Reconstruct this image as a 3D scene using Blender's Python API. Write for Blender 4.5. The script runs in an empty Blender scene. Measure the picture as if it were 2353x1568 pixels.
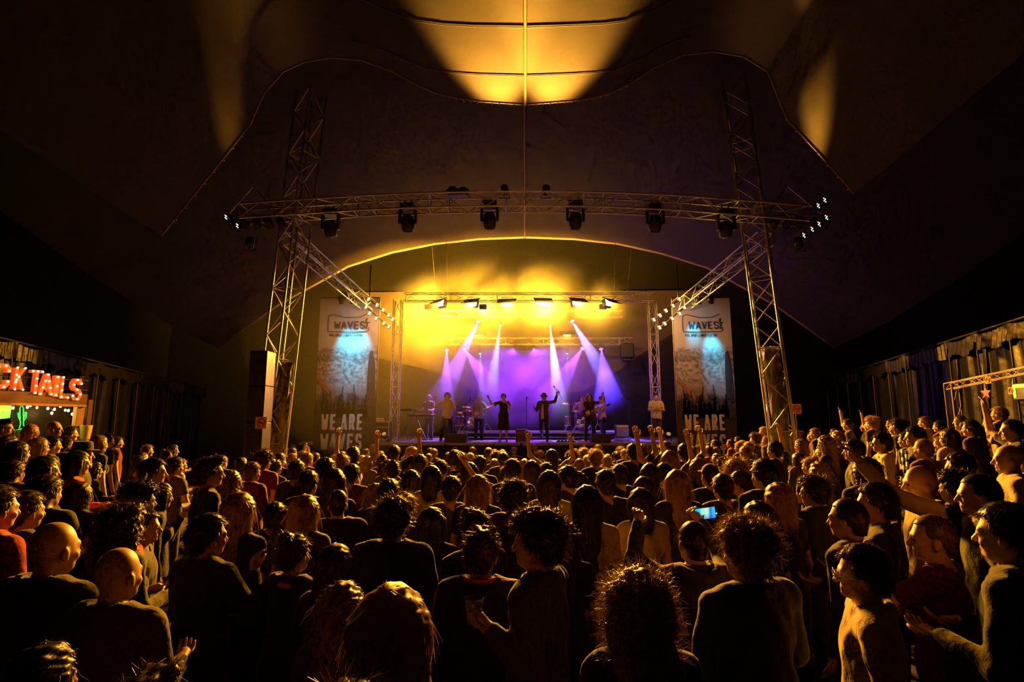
import bpy, math, random
import numpy as np
from mathutils import Vector, Matrix

random.seed(11)
RNG = np.random.RandomState(11)
scene = bpy.context.scene
COL = scene.collection

# ------------------------------------------------------------------ camera
FPX, CX, CY = 1250.0, 1176.5, 784.0
CAM_H = 2.25
PITCH = math.atan((968 - CY) / FPX)
YAW = math.atan((1207 - CX) / FPX)
cam_data = bpy.data.cameras.new('camera')
cam_data.sensor_fit = 'HORIZONTAL'
cam_data.sensor_width = 36.0
cam_data.lens = FPX / 2353.0 * 36.0
cam_data.clip_start = 0.05
cam_data.clip_end = 200
cam = bpy.data.objects.new('camera', cam_data)
COL.objects.link(cam)
CAMR = Matrix.Rotation(YAW, 3, 'Z') @ Matrix.Rotation(math.pi / 2 + PITCH, 3, 'X')
cam.matrix_world = Matrix.Translation((0, 0, CAM_H)) @ CAMR.to_4x4()
scene.camera = cam

# ------------------------------------------------------------------ world, view
world = bpy.data.worlds.new('night')
scene.world = world
world.use_nodes = True
bg = world.node_tree.nodes['Background']
bg.inputs[0].default_value = (0.9, 0.45, 0.16, 1)
bg.inputs[1].default_value = 0.0035
scene.view_settings.view_transform = 'Standard'
scene.view_settings.look = 'None'
scene.view_settings.gamma = 1.0
scene.view_settings.use_curve_mapping = False
scene.view_settings.exposure = 0.0
scene.cycles.use_denoising = True
scene.cycles.max_bounces = 2
scene.cycles.diffuse_bounces = 1
scene.cycles.glossy_bounces = 1
scene.cycles.transmission_bounces = 1
scene.cycles.use_adaptive_sampling = True
scene.cycles.adaptive_threshold = 0.04
scene.cycles.adaptive_min_samples = 12
scene.cycles.volume_bounces = 0
scene.cycles.transparent_max_bounces = 6
scene.cycles.sample_clamp_indirect = 3.0
scene.cycles.sample_clamp_direct = 0.0
scene.cycles.volume_step_rate = 1.0
scene.cycles.volume_max_steps = 96

AMBER = (1.0, 0.38, 0.018)
VIOLET = (0.30, 0.10, 1.0)
BLUE = (0.10, 0.10, 1.0)
PALE = (0.80, 0.95, 1.0)
CYAN = (0.0, 0.56, 0.90)


def P(px, py, Y):
    """world point whose picture position is (px, py), on the plane world-y = Y"""
    d = CAMR @ Vector(((px - CX) / FPX, -(py - CY) / FPX, -1.0))
    t = Y / d.y
    return Vector((d.x * t, Y, CAM_H + d.z * t))


def project(p):
    q = CAMR.transposed() @ (Vector(p) - Vector((0, 0, CAM_H)))
    return (CX + FPX * q.x / -q.z, CY - FPX * q.y / -q.z)


# ------------------------------------------------------------------ helpers
def tag(o, label=None, cat=None, group=None, kind=None):
    if label: o['label'] = label
    if cat: o['category'] = cat
    if group: o['group'] = group
    if kind: o['kind'] = kind
    return o


def empty(name, loc=(0, 0, 0), rz=0.0, parent=None):
    o = bpy.data.objects.new(name, None)
    o.empty_display_size = 0.1
    COL.objects.link(o)
    o.location = loc
    o.rotation_euler = (0, 0, rz)
    if parent: o.parent = parent
    return o


def link(name, me, parent=None, loc=None, rz=None, color=None):
    o = bpy.data.objects.new(name, me)
    COL.objects.link(o)
    if parent: o.parent = parent
    if loc is not None: o.location = loc
    if rz is not None: o.rotation_euler = (0, 0, rz)
    if color is not None: o.color = (*color, 1)
    return o


MATS = {}


def mat(name, color=(0.5, 0.5, 0.5), rough=0.6, metal=0.0, emit=None, estr=0.0, objcolor=False,
        sheen=0.0, spec=0.5, noise=None, bump=None, translucent=0.0, coat=0.0, alpha=None):
    if name in MATS: return MATS[name]
    m = bpy.data.materials.new(name)
    m.use_nodes = True
    nt = m.node_tree
    b = nt.nodes['Principled BSDF']
    b.inputs['Base Color'].default_value = (*color, 1)
    b.inputs['Roughness'].default_value = rough
    b.inputs['Metallic'].default_value = metal
    b.inputs['Specular IOR Level'].default_value = spec
    if sheen:
        b.inputs['Sheen Weight'].default_value = sheen
        b.inputs['Sheen Roughness'].default_value = 0.4
    if coat: b.inputs['Coat Weight'].default_value = coat
    src = None
    if objcolor:
        oi = nt.nodes.new('ShaderNodeObjectInfo')
        src = oi.outputs['Color']
    if noise:
        sc, amt = noise
        tc = nt.nodes.new('ShaderNodeTexCoord')
        n = nt.nodes.new('ShaderNodeTexNoise')
        n.inputs['Scale'].default_value = sc
        n.inputs['Detail'].default_value = 5
        nt.links.new(tc.outputs['Object'], n.inputs['Vector'])
        mr = nt.nodes.new('ShaderNodeMapRange')
        mr.inputs[1].default_value = 0.3; mr.inputs[2].default_value = 0.7
        mr.inputs[3].default_value = 1 - amt; mr.inputs[4].default_value = 1 + amt
        nt.links.new(n.outputs['Fac'], mr.inputs[0])
        mx = nt.nodes.new('ShaderNodeMix')
        mx.data_type = 'RGBA'; mx.blend_type = 'MULTIPLY'
        mx.inputs[0].default_value = 1.0
        if src: nt.links.new(src, mx.inputs[6])
        else: mx.inputs[6].default_value = (*color, 1)
        nt.links.new(mr.outputs[0], mx.inputs[7])
        src = mx.outputs[2]
    if src: nt.links.new(src, b.inputs['Base Color'])
    if bump:
        sc, st = bump
        tc = nt.nodes.new('ShaderNodeTexCoord')
        n = nt.nodes.new('ShaderNodeTexNoise')
        n.inputs['Scale'].default_value = sc
        n.inputs['Detail'].default_value = 4
        nt.links.new(tc.outputs['Object'], n.inputs['Vector'])
        bp = nt.nodes.new('ShaderNodeBump')
        bp.inputs['Strength'].default_value = st
        bp.inputs['Distance'].default_value = 0.05
        nt.links.new(n.outputs['Fac'], bp.inputs['Height'])
        nt.links.new(bp.outputs[0], b.inputs['Normal'])
    if emit:
        b.inputs['Emission Color'].default_value = (*emit, 1)
        b.inputs['Emission Strength'].default_value = estr
        m.cycles.emission_sampling = 'NONE'
    if translucent:
        tr = nt.nodes.new('ShaderNodeBsdfTranslucent')
        if src: nt.links.new(src, tr.inputs[0])
        else: tr.inputs[0].default_value = (*color, 1)
        ms = nt.nodes.new('ShaderNodeMixShader')
        ms.inputs[0].default_value = translucent
        nt.links.new(b.outputs[0], ms.inputs[1])
        nt.links.new(tr.outputs[0], ms.inputs[2])
        nt.links.new(ms.outputs[0], nt.nodes['Material Output'].inputs[0])
    MATS[name] = m
    return m


def mesh(name, verts, faces, mats, mi=None, smooth=False):
    me = bpy.data.meshes.new(name)
    if isinstance(verts, np.ndarray): verts = verts.tolist()
    if isinstance(faces, np.ndarray): faces = faces.tolist()
    me.from_pydata(verts, [], faces)
    if not isinstance(mats, (list, tuple)): mats = [mats]
    for m in mats: me.materials.append(m)
    if mi is not None: me.polygons.foreach_set('material_index', np.asarray(mi, dtype=np.int32))
    if smooth: me.polygons.foreach_set('use_smooth', np.ones(len(me.polygons), dtype=bool))
    me.update()
    return me


class MB:
    """collects boxes, tubes, lathes and prisms, then links them as one mesh"""
    def __init__(s): s.v = []; s.f = []; s.m = []

    def add(s, vs, fs, m=0):
        k = len(s.v)
        s.v += [tuple(v) for v in vs]
        s.f += [tuple(i + k for i in f) for f in fs]
        s.m += [m] * len(fs)

    def box(s, lo, hi, m=0, M=None):
        x0, y0, z0 = lo; x1, y1, z1 = hi
        vs = [Vector(p) for p in ((x0,y0,z0),(x1,y0,z0),(x1,y1,z0),(x0,y1,z0),(x0,y0,z1),(x1,y0,z1),(x1,y1,z1),(x0,y1,z1))]
        if M is not None: vs = [M @ v for v in vs]
        s.add(vs, [(3,2,1,0),(4,5,6,7),(0,1,5,4),(1,2,6,5),(2,3,7,6),(3,0,4,7)], m)
        return s

    def bbox(s, lo, hi, c=0.01, m=0, M=None):
        """box with chamfered vertical and horizontal edges"""
        x0, y0, z0 = lo; x1, y1, z1 = hi
        vs = []; 
        for z, i in ((z0, c), (z0 + c, 0), (z1 - c, 0), (z1, c)):
            a, b, cc, d = x0 + i, x1 - i, y0 + i, y1 - i
            vs += [(a+c,cc,z),(b-c,cc,z),(b,cc+c,z),(b,d-c,z),(b-c,d,z),(a+c,d,z),(a,d-c,z),(a,cc+c,z)]
        fs = [tuple(range(7, -1, -1)), tuple(range(24, 32))]
        for r in range(3):
            for k in range(8):
                fs.append((r*8+k, r*8+(k+1)%8, (r+1)*8+(k+1)%8, (r+1)*8+k))
        vs = [Vector(v) for v in vs]
        if M is not None: vs = [M @ v for v in vs]
        s.add(vs, fs, m); return s

    def tube(s, pts, r, n=8, m=0, cap=True):
        pts = [Vector(p) for p in pts]
        rs = r if isinstance(r, (list, tuple)) else [r] * len(pts)
        rings = []; prev = None
        for i, p in enumerate(pts):
            t = (pts[min(i+1, len(pts)-1)] - pts[max(i-1, 0)]).normalized()
            if prev is None:
                a = Vector((0,0,1)) if abs(t.z) < 0.9 else Vector((1,0,0))
                u = t.cross(a).normalized()
            else:
                u = (prev - t * prev.dot(t)).normalized()
            w = t.cross(u); prev = u
            rings.append([p + (u*math.cos(2*math.pi*k/n) + w*math.sin(2*math.pi*k/n)) * rs[i] for k in range(n)])
        vs = [v for ring in rings for v in ring]; fs = []
        for i in range(len(pts) - 1):
            for k in range(n):
                fs.append((i*n+k, i*n+(k+1)%n, (i+1)*n+(k+1)%n, (i+1)*n+k))
        if cap:
            fs.append(tuple(range(n-1, -1, -1))); fs.append(tuple((len(pts)-1)*n+k for k in range(n)))
        s.add(vs, fs, m); return s

    def lathe(s, prof, n=16, m=0, M=None):
        """prof: (radius, z) list turned about z"""
        vs = []; fs = []
        for r, z in prof:
            for k in range(n):
                a = 2*math.pi*k/n
                vs.append(Vector((r*math.cos(a), r*math.sin(a), z)))
        for i in range(len(prof)-1):
            for k in range(n):
                fs.append((i*n+k, i*n+(k+1)%n, (i+1)*n+(k+1)%n, (i+1)*n+k))
        fs.append(tuple(range(n-1,-1,-1))); fs.append(tuple((len(prof)-1)*n+k for k in range(n)))
        if M is not None: vs = [M @ v for v in vs]
        s.add(vs, fs, m); return s

    def sphere(s, c, r, n=10, m=0):
        r = r if isinstance(r, (tuple, list)) else (r, r, r)
        vs = [(c[0], c[1], c[2]-r[2])]; fs = []
        h = n // 2
        for i in range(1, h):
            th = math.pi*i/h - math.pi/2
            for k in range(n):
                a = 2*math.pi*k/n
                vs.append((c[0]+r[0]*math.cos(th)*math.cos(a), c[1]+r[1]*math.cos(th)*math.sin(a), c[2]+r[2]*math.sin(th)))
        vs.append((c[0], c[1], c[2]+r[2]))
        for k in range(n):
            fs.append((0, 1+(k+1)%n, 1+k))
            for i in range(h-2):
                a = 1+i*n
                fs.append((a+k, a+(k+1)%n, a+n+(k+1)%n, a+n+k))
            a = 1+(h-2)*n
            fs.append((a+k, a+(k+1)%n, len(vs)-1))
        s.add(vs, fs, m); return s

    def prism(s, poly, t0, t1, M=None, m=0):
        """poly of (x, z) corners, extruded along y from t0 to t1"""
        n = len(poly)
        vs = [Vector((x, t0, z)) for x, z in poly] + [Vector((x, t1, z)) for x, z in poly]
        fs = [tuple(range(n)), tuple(range(2*n-1, n-1, -1))]
        for k in range(n): fs.append((k, n+k, n+(k+1)%n, (k+1)%n))
        if M is not None: vs = [M @ v for v in vs]
        s.add(vs, fs, m); return s

    def build(s, name, mats, parent=None, smooth=False, loc=None, rz=None, color=None):
        me = mesh(name, s.v, s.f, mats, s.m, smooth)
        return link(name, me, parent, loc, rz, color)


_cyl = None
def rod(name, p0, p1, r, m, parent=None):
    """a round bar between two points: one object, all bars of a material share one mesh"""
    key = 'rod_' + m.name
    me = bpy.data.meshes.get(key)
    if me is None:
        b = MB(); b.tube([(0,0,0),(0,0,1)], 1.0, 8)
        me = mesh(key, b.v, b.f, m, b.m, True)
    p0 = Vector(p0); p1 = Vector(p1); d = p1 - p0
    o = link(name, me, parent)
    q = Vector((0,0,1)).rotation_difference(d.normalized())
    o.matrix_local = Matrix.Translation(p0) @ q.to_matrix().to_4x4() @ Matrix.Diagonal((r, r, d.length, 1))
    return o


def aim(d):
    """rotation that points local -z along d"""
    return Vector(d).normalized().to_track_quat('-Z', 'Y')


def spot(name, loc, to, power, color, deg, blend=0.4, size=0.06, parent=None):
    l = bpy.data.lights.new(name, 'SPOT')
    l.energy = power; l.color = color
    l.spot_size = math.radians(deg); l.spot_blend = blend
    l.shadow_soft_size = size
    o = bpy.data.objects.new(name, l); COL.objects.link(o)
    o.rotation_mode = 'QUATERNION'
    o.location = loc
    o.rotation_quaternion = aim(Vector(to) - Vector(loc))
    if parent:
        o.parent = parent
        o.matrix_parent_inverse = parent.matrix_basis.inverted()
    return o


def point(name, loc, power, color, size=0.05, parent=None):
    l = bpy.data.lights.new(name, 'POINT')
    l.energy = power; l.color = color; l.shadow_soft_size = size
    o = bpy.data.objects.new(name, l); COL.objects.link(o)
    o.location = loc
    if parent:
        o.parent = parent
        o.matrix_parent_inverse = parent.matrix_basis.inverted()
    return o


# ------------------------------------------------------------------ materials
M_metal = mat('truss_aluminium', (0.75, 0.72, 0.68), 0.42, 0.9, noise=(6, 0.15))
M_post = mat('dark_post', (0.06, 0.045, 0.035), 0.5, 0.3)
M_black = mat('black_housing', (0.012, 0.012, 0.013), 0.45)
M_blackrough = mat('black_cloth', (0.008, 0.0075, 0.007), 0.9, bump=(9, 0.25))
M_plastic = mat('black_plastic_sheet', (0.006, 0.005, 0.005), 0.38, spec=0.22, bump=(3.0, 0.35))
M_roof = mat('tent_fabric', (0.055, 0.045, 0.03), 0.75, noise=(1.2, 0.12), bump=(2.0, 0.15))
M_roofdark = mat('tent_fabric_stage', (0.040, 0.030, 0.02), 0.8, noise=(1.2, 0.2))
M_ground = mat('trodden_ground', (0.035, 0.026, 0.018), 0.95, noise=(2.0, 0.4), bump=(14, 0.6))
M_deck = mat('stage_deck', (0.22, 0.21, 0.22), 0.35, noise=(3, 0.25))
M_skirt = mat('stage_skirt', (0.028, 0.020, 0.014), 0.8)
M_wood = mat('bar_wood', (0.42, 0.22, 0.09), 0.6, noise=(7, 0.3))
M_wooddark = mat('bar_wood_dark', (0.12, 0.05, 0.025), 0.6, noise=(7, 0.3))
M_foil = mat('wrap_plastic', (0.13, 0.125, 0.13), 0.28, 0.35, bump=(5, 0.5))
M_white = mat('white_print', (0.72, 0.70, 0.70), 0.6)
M_ink = mat('dark_print', (0.02, 0.03, 0.08), 0.6)
M_chrome = mat('chrome', (0.8, 0.8, 0.8), 0.18, 1.0)
M_brass = mat('brass', (0.75, 0.5, 0.18), 0.25, 1.0)
M_rope = mat('seam_tape', (0.30, 0.22, 0.12), 0.6)

M_skin = mat('skin', (0.5, 0.3, 0.2), 0.48, objcolor=True, noise=(30, 0.06))
M_eye = mat('eye_dark', (0.02, 0.015, 0.012), 0.2)
M_lip = mat('lip', (0.30, 0.10, 0.08), 0.5)
M_shoe = mat('shoe', (0.02, 0.02, 0.022), 0.55)
M_cloth = mat('cloth', (0.05, 0.05, 0.05), 0.88, objcolor=True, sheen=0.25, noise=(14, 0.12), bump=(18, 0.25))
M_hair = mat('hair', (0.05, 0.03, 0.02), 0.42, objcolor=True, spec=0.6, noise=(40, 0.25), translucent=0.25)

# ------------------------------------------------------------------ ground and tent
def sstep(t):
    t = min(max(t, 0.0), 1.0); return t*t*(3-2*t)


def ground_z(x, y):
    """the field rises to a bank on the right and a little on the left"""
    r = 1.0*sstep((x - 2.6)/8.0)
    l = 0.42*sstep((-x - 4.5)/6.0)
    return (r + l) * sstep((y - 1.0)/6.0) * (1 - 0.6*sstep((y - 14)/6)) - 0.36*sstep((y - 7.0)/8.0)


nx, ny = 61, 61
vs = []; fs = []
for j in range(ny):
    for i in range(nx):
        x = -22 + 44*i/(nx-1); y = -8 + 40*j/(ny-1)
        vs.append((x, y, ground_z(x, y) - 0.001))
for j in range(ny-1):
    for i in range(nx-1):
        a = j*nx + i; fs.append((a, a+1, a+nx+1, a+nx))
floor = link('floor', mesh('floor', vs, fs, M_ground, None, True)); tag(floor, 'trodden dark ground under the crowd', kind='structure')

# near roof: a fabric vault whose stage-side edge is laced with bolts
EDGE = [(371, 541), (374, 537), (377, 533), (380, 530), (480, 405), (575, 285), (606, 215), (650, 165), (700, 142), (760, 132), (830, 138), (900, 163), (950, 190), (1000, 213),
        (1050, 225), (1105, 233), (1207, 240), (1310, 232), (1360, 225), (1400, 215), (1450, 190), (1500, 157), (1570, 126), (1640, 118), (1710, 130), (1765, 165),
        (1795, 240), (1810, 275), (1880, 350), (1950, 430), (1953, 434), (1956, 438), (1959, 442), (1962, 446)]
EY = 11.0
E3 = [P(a, b, EY) for a, b in EDGE]
ROWS = [(11.0, 0.0), (10.2, 0.10), (9.4, 0.22), (8.6, 0.36), (7.6, 0.5), (6.0, 0.75), (4.0, 1.0), (1.0, 1.2), (-6.0, 1.2)]
vs = []; fs = []
for Y, dz in ROWS:
    for e in E3: vs.append((e.x * (1 + 0.012*(EY - Y)), Y, e.z + dz))
n = len(E3)
for j in range(len(ROWS)-1):
    for i in range(n-1): fs.append((j*n+i, j*n+i+1, (j+1)*n+i+1, (j+1)*n+i))
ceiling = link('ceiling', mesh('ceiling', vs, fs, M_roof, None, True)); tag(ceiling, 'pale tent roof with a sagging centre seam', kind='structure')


def roofpt(i, Y):
    for (Ya, za), (Yb, zb) in zip(ROWS, ROWS[1:]):
        if Yb <= Y <= Ya:
            t = (Ya - Y)/(Ya - Yb); return Vector((E3[i].x*(1 + 0.012*(EY - Y)), Y, E3[i].z + za + (zb-za)*t - 0.015))


ci = 16
def seam(pts, r=0.008):
    b = MB(); b.tube(pts, r, 6); return b.build('roof_seam', M_rope, ceiling, True)
seam([roofpt(ci, y) for y in (11, 10.2, 9.4, 8.6, 7.6, 6, 4, 1)], 0.03)
for Y in (10.15, 9.0, 8.3, 7.4):
    seam([roofpt(i, min(Y + 0.05*abs(i-ci), 10.95)) for i in range(ci-6, ci+7)])
seam(E3, 0.022)
# lacing bolts along the edge
bolt = MB(); bolt.lathe([(0.0, -0.022), (0.022, -0.015), (0.022, 0.015), (0.0, 0.022)], 8)
bolt_me = mesh('lace_bolt', bolt.v, bolt.f, M_chrome, bolt.m, True)
def along(pts, step):
    out = []; acc = 0.0
    for a, b in zip(pts, pts[1:]):
        L = (b-a).length; t = step - acc
        while t < L:
            out.append(a + (b-a)*(t/L)); t += step
        acc = (acc + L) % step
    return out
for p in along(E3[3:6], 0.33): link('lace_bolt', bolt_me, ceiling, p + Vector((0, 0.03, -0.02)))
for p in along(E3[26:31], 0.33): link('lace_bolt', bolt_me, ceiling, p + Vector((0, 0.03, -0.02)))
for p in along(E3[13:21], 0.16): link('lace_bolt', bolt_me, ceiling, p + Vector((0, 0.03, -0.02)))

# stage canopy: dark vault behind that edge, down to the arched rear hem
vs = []; fs = []
AR = [(500, 800), (640, 700), (800, 612), (900, 580), (1000, 560), (1100, 549), (1207, 545), (1320, 549), (1420, 560), (1520, 582), (1625, 615), (1780, 700), (1920, 800)]
A3 = [P(a, b, 23.0) for a, b in AR]
for Y, dz, sx in ((23.0, 0, 1), (20.0, 0.55, 1.02), (17, 1.5, 1.06), (14, 2.9, 1.12), (12, 4.0, 1.2), (10.6, 4.8, 1.3), (9.0, 5.0, 1.4)):
    for e in A3: vs.append((e.x*sx, Y, e.z + dz))
n = len(A3)
for j in range(6):
    for i in range(n-1): fs.append((j*n+i, j*n+i+1, (j+1)*n+i+1, (j+1)*n+i))
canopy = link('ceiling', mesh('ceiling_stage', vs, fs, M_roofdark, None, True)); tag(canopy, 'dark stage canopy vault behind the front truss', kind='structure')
b = MB(); b.tube(A3, 0.06, 8); b.build('canopy_hem', mat('hem', (0.55, 0.45, 0.3), 0.55), canopy, True)
b = MB(); b.tube([(0, 23, A3[6].z - 0.05), (0, 20, A3[6].z + 0.48), (0, 17, A3[6].z + 1.42), (0, 14, A3[6].z + 2.8)], 0.035, 6); b.build('roof_seam', M_rope, canopy, True)

# outer tent skin and the dark back wall
b = MB(); b.box((-20, 28.2, -0.5), (20, 28.4, 16)); o = b.build('wall_back', M_blackrough); tag(o, 'black drape behind the stage', kind='structure')
for s, nm in ((-1, 'wall_tent_left'), (1, 'wall_tent_right')):
    b = MB(); b.box((s*19 - 0.1, -7, -0.5), (s*19 + 0.1, 28.2, 16)); o = b.build(nm, M_blackrough); tag(o, 'dark outer tent side', kind='structure')


# ------------------------------------------------------------------ side walls of black sheeting
def side_wall(name, A, B, posts, label, seed):
    """A, B: (px, top py, Y); hanging sheets between posts"""
    rr = random.Random(seed)
    a = P(A[0], A[1], A[2]); b = P(B[0], B[1], B[2])
    root = empty(name, (0, 0, 0)); tag(root, label, kind='structure')
    d = (b - a); dh = Vector((d.x, d.y, 0)).normalized(); nrm = Vector((-dh.y, dh.x, 0))
    if nrm.dot(Vector((0, 0, 0)) - a) < 0: nrm = -nrm
    N = posts
    for k in range(N):
        t0, t1 = k/N, (k+1)/N
        p0 = a + d*t0; p1 = a + d*t1
        # hanging sheet with folds
        W, Hh = 15, 9
        ph = rr.uniform(0, 6); dia = rr.uniform(-1.5, 1.5)
        vs = []; fs = []
        for j in range(Hh):
            v = j/(Hh-1)
            for i in range(W):
                u = i/(W-1)
                q = p0 + (p1-p0)*u
                zt = q.z - 0.35; zb = ground_z(q.x, q.y) - 0.05
                fold = 0.05*math.sin(u*14 + ph + dia*v*3) + 0.04*math.sin(u*29 + 2*ph + v*4) + 0.10*math.sin(math.pi*u)*math.sin(3*v + ph)
                fold *= 0.4 + 0.6*v
                vs.append(Vector((q.x, q.y, zt + (zb-zt)*v)) - nrm*(0.10 - fold))
        for j in range(Hh-1):
            for i in range(W-1):
                c = j*W+i; fs.append((c, c+1, c+W+1, c+W))
        link('hanging_sheet', mesh('hanging_sheet', vs, fs, M_plastic, None, True), root)
        # gathered valance
        vs = []; fs = []
        for j in range(4):
            for i in range(25):
                u = i/24; q = p0 + (p1-p0)*u
                z = q.z - 0.02 - (0.36 + 0.05*math.sin(math.pi*u*3 + ph))*j/3 - 0.08*math.sin(math.pi*u)
                vs.append(Vector((q.x, q.y, z)) + nrm*(0.06 + 0.03*math.sin(u*40 + ph*j)))
        for j in range(3):
            for i in range(24):
                c = j*25+i; fs.append((c, c+1, c+26, c+25))
        link('valance', mesh('valance', vs, fs, M_plastic, None, True), root)
    for k in range(N+1):
        q = a + d*(k/N)
        rod('post', (q.x + nrm.x*0.02, q.y + nrm.y*0.02, ground_z(q.x, q.y)), (q.x + nrm.x*0.02, q.y + nrm.y*0.02, q.z - 0.2), 0.020, M_post, root)
    rod('top_rail', a + nrm*0.02, b + nrm*0.02, 0.03, M_black, root)
    return root, a, b, nrm


WL = side_wall('wall_left', (-60, 762, 11.6), (470, 893, 24.5), 11, 'left side wall of black plastic sheets on thin posts', 2)
WR = side_wall('wall_right', (2410, 712, 10.6), (1900, 872, 23.5), 11, 'right side wall of black plastic sheets on thin posts', 5)

# ------------------------------------------------------------------ trusses
def box_truss(name, pts, w, h, bay, label, cat='truss', group=None, rc=0.026, rb=0.012, ref=None, roll=0.0):
    """square truss along a polyline: four chords per leg, zigzag braces, each bar its own part"""
    root = empty(name, pts[0]); tag(root, label, cat, group)
    inv = Vector(pts[0])
    acc = 0
    frames = []
    for i, p in enumerate(pts):
        t = (pts[min(i+1, len(pts)-1)] - pts[max(i-1, 0)]).normalized()
        u = t.cross(ref or Vector((0, 1, 0))).normalized(); v = u.cross(t).normalized()
        u, v = u*math.cos(roll) + v*math.sin(roll), v*math.cos(roll) - u*math.sin(roll)
        frames.append([p + u*w/2*a + v*h/2*b - inv for a, b in ((-1,-1),(1,-1),(1,1),(-1,1))])
    for i in range(len(pts)-1):
        A, B = frames[i], frames[i+1]
        for k in range(4): rod('chord', A[k], B[k], rc, M_metal, root)
        L = (pts[i+1] - pts[i]).length; nb = max(1, round(L/bay))
        for j in range(nb):
            t0, t1 = j/nb, (j+1)/nb; tm = (t0+t1)/2
            for k in range(4):
                k2 = (k+1) % 4
                if (j + k) % 2 == 0: a, b_ = A[k].lerp(B[k], t0), A[k2].lerp(B[k2], t1)
                else: a, b_ = A[k2].lerp(B[k2], t0), A[k].lerp(B[k], t1)
                rod('brace', a, b_, rb, M_metal, root)
            if j % 3 == 0:
                for k in range(4): rod('tie', A[k].lerp(B[k], t0), A[(k+1)%4].lerp(B[(k+1)%4], t0), rb, M_metal, root)
    return root


TY = 13.0
def tower(bx, by, tx, ty, label):
    B_ = P(bx, by, TY); T_ = P(tx, ty, TY)
    d = T_ - B_
    g = ground_z(B_.x, TY)
    B0 = B_ + d*((g - B_.z)/d.z)
    return box_truss('truss_tower', [B0, B0 + (T_-B0)*0.36, B0 + (T_-B0)*0.68, T_], 0.52, 0.52, 0.62, label, 'truss tower', None, 0.027, 0.013, roll=0.5), B0, T_
TL, TLb, TLt = tower(622, 1005, 716, 215, 'left aluminium truss tower leaning in beside the left banner')
TR, TRb, TRt = tower(1797, 1000, 1688, 190, 'right aluminium truss tower leaning in beside the right banner')

fr = [P(x, y, 12.55) for x, y in ((560, 492), (690, 483), (860, 472), (1030, 466), (1207, 464), (1385, 466), (1560, 474), (1735, 488), (1850, 498))]
front_truss = box_truss('lighting_truss', fr, 0.36, 0.40, 0.42, 'long front lighting truss bridging the two towers above the stage', 'truss', None, 0.024, 0.011)
box_truss('side_truss', [P(668, 548, 13.4), P(845, 702, 18.4)], 0.36, 0.36, 0.5, 'slanting truss running back from the left tower to the left banner', 'truss', None, 0.022, 0.011, Vector((0, 0, 1)))
box_truss('side_truss', [P(1760, 548, 13.4), P(1570, 702, 18.4)], 0.36, 0.36, 0.5, 'slanting truss running back from the right tower to the right banner', 'truss', None, 0.022, 0.011, Vector((0, 0, 1)))
for px_a, px_b, py, Y, lab in ((930, 1500, 684, 20.9, 'upper rear truss above the amber stage lamps'), (1010, 1430, 722, 23.9, 'middle rear truss above the drummer'), (990, 1452, 785, 25.6, 'low rear truss in front of the backdrop')):
    t_ = box_truss('lighting_truss', [P(px_a, py, Y), P(px_b, py, Y)], 0.3, 0.3, 0.6, lab, 'truss', None, 0.018, 0.009)
    if Y > 22:
        for px in (px_a + 20, px_b - 20):
            q = P(px, py, Y); zc = float(np.interp(q.x, [e.x for e in A3], [e.z for e in A3])); rod('hanging_cable', q - P(px_a, py, Y), Vector((q.x, 22.95, zc)) - P(px_a, py, Y), 0.012, M_black, t_)
for px, lab in ((915, 'slim truss leg at the left end of the rear truss'), (1498, 'slim truss leg at the right end of the rear truss')):
    t = P(px, 690, 20.95); box_truss('truss_upright', [Vector((t.x, t.y, 1.5)), t], 0.3, 0.3, 0.7, lab, 'truss', None, 0.02, 0.01)

# ------------------------------------------------------------------ stage
SZ = 1.5
st = empty('stage', (0, 19.3, 0)); tag(st, 'low dark stage deck with a black front skirt behind the crowd', 'stage')
for i in range(8):
    for j in range(5):
        b = MB(); b.bbox((-8 + i*2.0 + 0.006, j*1.7 + 0.006, SZ - 0.08), (-8 + (i+1)*2.0 - 0.006, (j+1)*1.7 - 0.006, SZ), 0.004)
        b.build('deck_panel', M_deck, st)
vs = []; fs = []
for j in range(2):
    for i in range(161):
        x = -8 + 16*i/160
        vs.append((x, -0.02 + 0.03*math.sin(i*1.9) + 0.015*math.sin(i*0.7), (SZ - 0.03) if j == 0 else -0.36))
for i in range(160): fs.append((i, i+1, 162+i, 161+i))
link('skirt', mesh('skirt', vs, fs, M_skirt, None, True), st)
b = MB(); b.box((-8, -0.05, SZ - 0.09), (8, 0.0, SZ - 0.005)); b.build('edge_trim', mat('deck_edge', (0.30, 0.28, 0.27), 0.5), st)
for x in (-7.8, -4, 0, 4, 7.8):
    for y in (0.3, 4, 8): rod('leg', (x, y, -0.4), (x, y, SZ - 0.08), 0.04, M_metal, st)

rz = SZ + 0.32
rs = empty('riser', (0, 22.6, SZ)); tag(rs, 'long low drum riser with a pale lit edge across the back of the stage', 'riser')
for i in range(4):
    b = MB(); b.bbox((-2.8 + i*1.75 + 0.005, 0, 0.26), (-2.8 + (i+1)*1.75 - 0.005, 2.2, 0.33), 0.004); b.build('deck_panel', M_deck, rs)
b = MB(); b.box((-2.8, -0.03, 0.25), (4.2, 0.0, 0.335)); b.build('edge_trim', mat('riser_edge', (0.6, 0.6, 0.62), 0.4), rs)
for x in (-2.75, -1.05, 0.7, 2.45, 4.15):
    for y in (0.06, 2.1): rod('leg', (x, y, 0), (x, y, 0.26), 0.025, M_metal, rs)

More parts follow.
